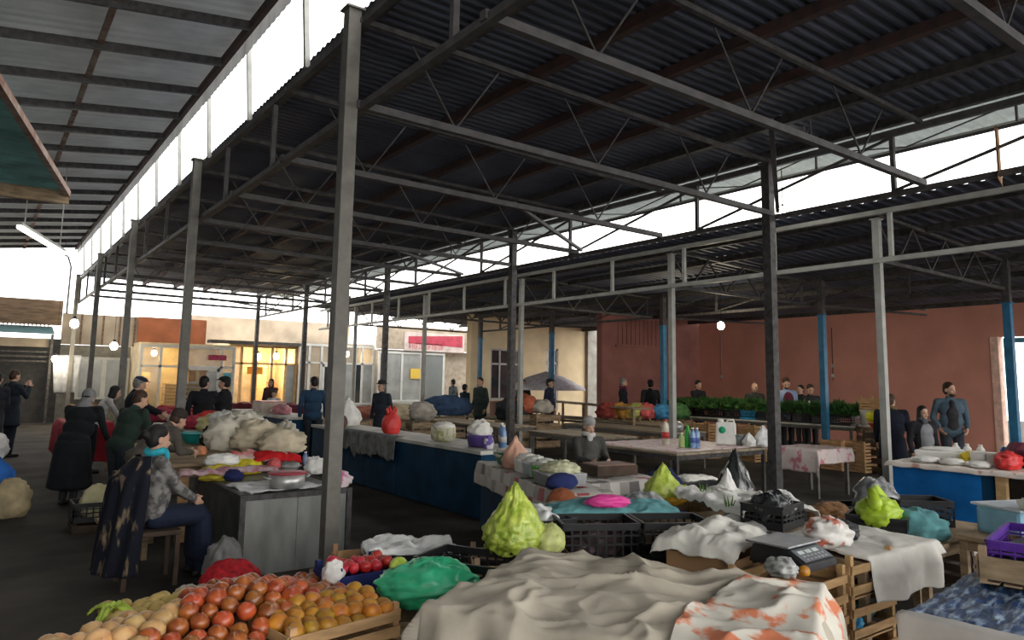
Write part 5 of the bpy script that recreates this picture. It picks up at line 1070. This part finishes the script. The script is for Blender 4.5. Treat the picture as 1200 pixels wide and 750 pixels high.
    eb = MB(); [eb.ell(Hd(sx*.031, .086, .020), (.02*s, .006*s, .004*s), 8, 5, HM) for sx in (-1, 1)]; eb.build('eyebrows', HAIR[hair], t)
    hm = HAIR[hair]
    if style != 'bald':
        Q = MB(); Q.ell(Hd(0, -.022, .052), (.083*s, .096*s, .086*s), 16, 12, HM); Q.ell(Hd(0, -.045, .0), (.080*s, .070*s, .088*s), 14, 10, HM)
        if style == 'long': Q.ell(Hd(0, -.06, -.07), (.082*s, .055*s, .12*s), 12, 8, HM); [Q.ell(Hd(sx*.07, .0, -.04), (.022*s, .04*s, .09*s), 10, 8, HM) for sx in (-1, 1)]
        if style == 'bun': Q.ell(Hd(0, -.12, .03), (.045*s, .045*s, .045*s), 10, 8, HM)
        remesh(Q, 'hair', hm, t, .011)
    else:
        Q = MB(); Q.ell(Hd(0, -.055, -.01), (.078*s, .055*s, .045*s), 14, 10, HM); remesh(Q, 'hair', hm, t, .011)
    if beard: Q = MB(); Q.ell(Hd(0, .045, -.075), (.052*s, .048*s, .042*s), 12, 8, HM); Q.build('beard', hm, t)
    if hat == 'cap': Q = MB(); Q.ell(Hd(0, -.005, .085), (.092*s, .108*s, .05*s), 16, 8, HM); Q.ell(Hd(0, .10, .068), (.062*s, .06*s, .01*s), 12, 6, HM); remesh(Q, 'flat_cap', cm(hatcol), t, .011)
    if hat == 'brim': Q = MB(); Q.ell(Hd(0, -.005, .065), (.15*s, .16*s, .012*s), 18, 6, HM); Q.ell(Hd(0, -.005, .10), (.088*s, .10*s, .065*s), 16, 8, HM); remesh(Q, 'brimmed_hat', cm(hatcol), t, .011)
    if hat == 'knit': Q = MB(); Q.ell(Hd(0, -.015, .065), (.090*s, .104*s, .082*s), 16, 10, HM); Q.ell(Hd(0, -.03, .03), (.094*s, .09*s, .04*s), 16, 8, HM); remesh(Q, 'knitted_hat', cm(hatcol), t, .011)
    if hat == 'shawl': Q = MB(); Q.ell(Hd(0, -.022, .04), (.094*s, .105*s, .098*s), 16, 12, HM); Q.ell(Hd(0, -.03, -.06), (.092*s, .085*s, .09*s), 14, 10, HM); Q.ell(T(0, -.02, .53), (.13*s, .11*s, .06*s), 14, 8, TM); remesh(Q, 'headscarf', cm(hatcol), t, .012)
    if scarf: Q = MB(); Q.tube([T(.075*math.cos(a*.628), -.005+.072*math.sin(a*.628), .575+.012*math.sin(a*1.3)) for a in range(11)], .034*s, 8); Q.ell(T(.02, .085, .53), (.05*s, .03*s, .06*s), 10, 8, TM); remesh(Q, 'scarf', cm(scarf), t, .012)
    if vest: Q = MB(); Q.ell(T(0, .018, .2), (.150*bw*s, .128*bw*s, .20*s), 18, 12, TM); Q.ell(T(0, .010, .38), (.150*bw*s, .128*s*(bw*.5+.5), .16*s), 18, 12, TM); Q.ell(T(0, .006, .05), (.155*bw*s, .130*s*bw, .10*s), 18, 10, TM); remesh(Q, 'vest', cm(vest), t, vox)
    if front: Q = MB(); Q.ell(T(0, .075*bw, .22), (.105*s, .068*s*bw, .27*s), 16, 12, TM); Q.ell(T(0, .06, .43), (.06*s, .085*s, .10*s), 14, 10, TM); remesh(Q, 'shirt', cm(front), t, vox)
    return t
DK = (.013, .014, .018); NV = (.012, .018, .035)
# the side aisle
person('man in dark coat standing in the aisle with hands raised to his face', far(16, 15.2), R(-60), 1.78, coat=(.016, .022, .032), coatlen=.25, trous=(.015, .018, .03), L=(-.05, .27, 1.42), Rr=(.09, .27, 1.40), hair='brown', style='short', nod=12, bulk=1.1)
person('person in dark coat with lowered hood in the aisle beside the man with raised hands', far(-3, 14.0), R(-20), 1.72, coat=(.02, .022, .03), L=(-.1, .28, 1.2), Rr=(.08, .3, 1.15), nod=10)
person('stout person in long black coat and grey headscarf standing with back turned in the aisle', far(92, 9.9), R(-45), 1.56, lean=20, coat=(.010, .012, .014), coatlen=.62, hat='shawl', hatcol=(.20, .20, .20), bulk=1.45, L=(-.22, .40, .78), Rr=(.30, .42, .80), style='short', skirt=True)
t = bag('carrier_bag', 'dark green bag held at the side of the stout person in black', 'bag', (far(92, 9.9).x+.08, far(92, 9.9).y+.42, .40), (.09, .06, .17), mat('deep_green_bag', (.010, .06, .045), .5, .2, 6, .2), 171, amp=.2, top=.06)
person('person in white sleeves bending over the stall behind the stout black coat', far(113, 13.0), R(-95), 1.6, lean=28, coat=(.50, .49, .47), trous=DK, style='long', L=(-.1, .6, .95), Rr=(.1, .6, .95))
person('person in navy cap reaching across the white table', far(150, 12.2), R(-95), 1.72, lean=14, coat=(.010, .012, .018), coatlen=.15, hat='cap', hatcol=(.02, .03, .06), Rr=(.12, .56, 1.08), L=(-.14, .52, 1.05), turn=10, hair='grey')
person('man in dark green jacket with back turned at the sack table', far(146, 9.2), R(-62), 1.58, lean=22, coat=(.018, .034, .026), trous=(.015, .02, .025), bulk=1.25, L=(-.12, .5, 1.02), Rr=(.14, .48, 1.02), hair='brown', turn=-15)
person('person in grey brown coat leaning far over the sack table', far(166, 7.9), R(-72), 1.55, lean=46, coat=(.085, .072, .06), trous=DK, bulk=1.15, Rr=(.10, .66, .98), L=(-.10, .70, .98), hair='brown', hat='knit', hatcol=(.03, .022, .018), coatlen=.0)
sp = person('woman in turquoise scarf seated with a dark flowered shawl at the sheet-metal counter', (1.30, 6.98, 0), R(-82), 1.64, sit=.45, coat=(.085, .08, .078), pat=((.22, .21, .20), 16), trous=(.012, .018, .04), skirt=True, style='bun', hair='black', scarf=(.03, .36, .45), L=(-.06, .34, .70), Rr=(.07, .36, .68), nod=8, bulk=1.1, vox=.010)
b = MB()
def shl(u, v):
    a = math.pi*(1.08+ .84*(u)) ; z = 1.06-.92*v; k = .29+.05*v+.02*math.sin(u*34+v*3)*min(1, v*3)
    sh_ = (1-.55*max(0, 1-v*5)) if v < .2 else 1
    return (k*sh_*math.cos(a)*1.02, -.05+.9*k*sh_*math.sin(a)-.06*v, z)
b.grid(shl, 60, 40)
fs = mat('flowered_shawl', (.20, .15, .09), .9, .1, 9, .1, col2=(.005, .006, .013), thresh=(.58, .68), stretch=(1.6, 1.6, .45))
b.build('shawl', fs, sp, solid=.008, label='dark shawl with pale flowers')
# behind the counters
person('man in black jacket at the dark blue counter, back half turned', far(240, 13.2), R(-30), 1.72, coat=DK, coatlen=.1, bulk=1.15, turn=-25, Rr=(.15, .42, 1.05))
person('person in black coat standing close behind the man in black jacket', far(264, 13.5), R(60), 1.72, coat=(.012, .013, .016), coatlen=.25, bulk=1.2, hat='cap', hatcol=(.012, .02, .018), L=(-.1, .42, 1.1))
person('woman with long dark hair standing in front of the lit shop', far(318, 22.0), R(140), 1.66, coat=(.07, .03, .03), style='long', L=(-.12, .35, 1.0))
person('small person in white top behind the tin box', far(322, 19.9), R(150), 1.36, coat=(.55, .54, .53), style='short', hair='black', nod=15)
person('man in faded blue jacket standing with back turned before the long blue counter', far(368, 15.2), R(-20), 1.74, coat=(.022, .055, .105), trous=(.02, .024, .032), turn=25, nod=14, bulk=1.12)
person('man in dark coat and brimmed hat behind the long blue counter', far(448, 15.6), R(120), 1.68, coat=(.022, .028, .04), hat='brim', hatcol=(.03, .025, .022), coatlen=.2, hair='grey', turn=-15)
person('person in blue grey vest walking past the grey framed shop', far(531, 28.0), R(20), 1.74, coat=(.12, .16, .20), vest=(.14, .20, .26), trous=(.03, .04, .06), step=.12)
person('person in dark green jacket near the farthest blue post', far(563, 20.2), R(100), 1.80, coat=(.03, .045, .04), coatlen=.15, bulk=1.1, hair='brown', turn=20)
person('small dark dressed person beyond the third bare table', far(545, 22.0), R(-80), 1.6, coat=(.02, .035, .05), L=(-.1, .4, .9))
person('man in navy jacket standing behind the blue post at the cream building', far(644, 20.3), R(-150), 1.80, coat=(.02, .025, .05), trous=(.02, .03, .06), hat='cap', hatcol=(.015, .02, .03), bulk=1.1)
person('dark dressed person in front of the three light window', far(614, 25.8), R(160), 1.76, coat=DK, coatlen=.3)
# the side hall
person('grey haired man in long dark coat with red collar at the maroon wall', far(730, 20.8), R(-130), 1.86, coat=(.014, .016, .026), coatlen=.42, hair='grey', style='short', scarf=(.20, .03, .06), trous=(.015, .017, .025))
person('man in black sweater with back turned at the maroon wall', far(762, 20.4), R(-20), 1.82, coat=(.014, .015, .018), bulk=1.15, coatlen=.1)
person('young man in black standing at the canister end of the dill stall', far(818, 20.3), R(165), 1.82, coat=(.016, .016, .02), L=(-.02, .36, 1.22), Rr=(.10, .36, 1.18), nod=10)
person('bald man behind the dill stall', far(884, 18.8), R(130), 1.78, coat=(.04, .045, .04), style='bald', nod=14, hair='grey')
person('bearded man in blue shirt and maroon vest behind the dill stall', far(921, 17.8), R(150), 1.90, coat=(.28, .36, .52), vest=(.13, .02, .04), hair='brown', beard=True, nod=18, turn=-15, bulk=1.1)
person('dark haired person in black behind the man with maroon vest', far(938, 19.0), R(90), 1.74, coat=DK)
person('man in dark jacket holding a white paper behind the dill stall', far(949, 17.8), R(140), 1.76, coat=(.03, .03, .034), L=(-.03, .36, 1.2), Rr=(.1, .36, 1.2), nod=20, hair='brown')
tag(MB().box((0, 0, 0), (.16, .01, .10)).build('paper_sheet', M['plasticwhite'], None, tuple(far(948, 17.35, 1.33)), R(50)), 'white paper held by the man in dark jacket at the dill stall', 'paper')
person('person in grey knitted hat seated behind the check cloth stalls', far(690, 9.6), R(165), 1.60, sit=.44, coat=(.055, .055, .05), vest=(.08, .08, .075), hat='knit', hatcol=(.30, .29, .28), scarf=(.50, .49, .47), L=(-.12, .36, .82), Rr=(.14, .36, .80), hair='grey', nod=15, bulk=1.1)
wood_crate('aged crate used as seat by the person in grey knitted hat', (*far(690, 9.6).xy, 0), R(165), .42, .38, .42, 4, 'woodold')
person('person in navy coat with brown hood leaning by the slim pale post', far(1043, 11.7), R(-60), 1.64, lean=14, coat=(.010, .013, .024), coatlen=.22, bulk=1.18, hair='brown', scarf=(.17, .11, .05), turn=-25, trous=(.012, .013, .02), L=(-.24, .25, .65))
person('smiling dark haired woman in grey cardigan behind the blue stall', far(1079, 11.0), R(150), 1.46, coat=(.016, .016, .02), vest=(.20, .20, .21), style='long', hair='black', scarf=(.07, .075, .085), bulk=1.1)
person('bearded man in open blue grey jacket standing against the terracotta wall', far(1112, 12.8), R(128), 1.83, coat=(.075, .115, .15), front=(.03, .028, .032), trous=(.03, .035, .045), beard=True, hair='brown', bulk=1.06, L=(-.20, .10, .98), Rr=(.20, .10, .98), turn=30)
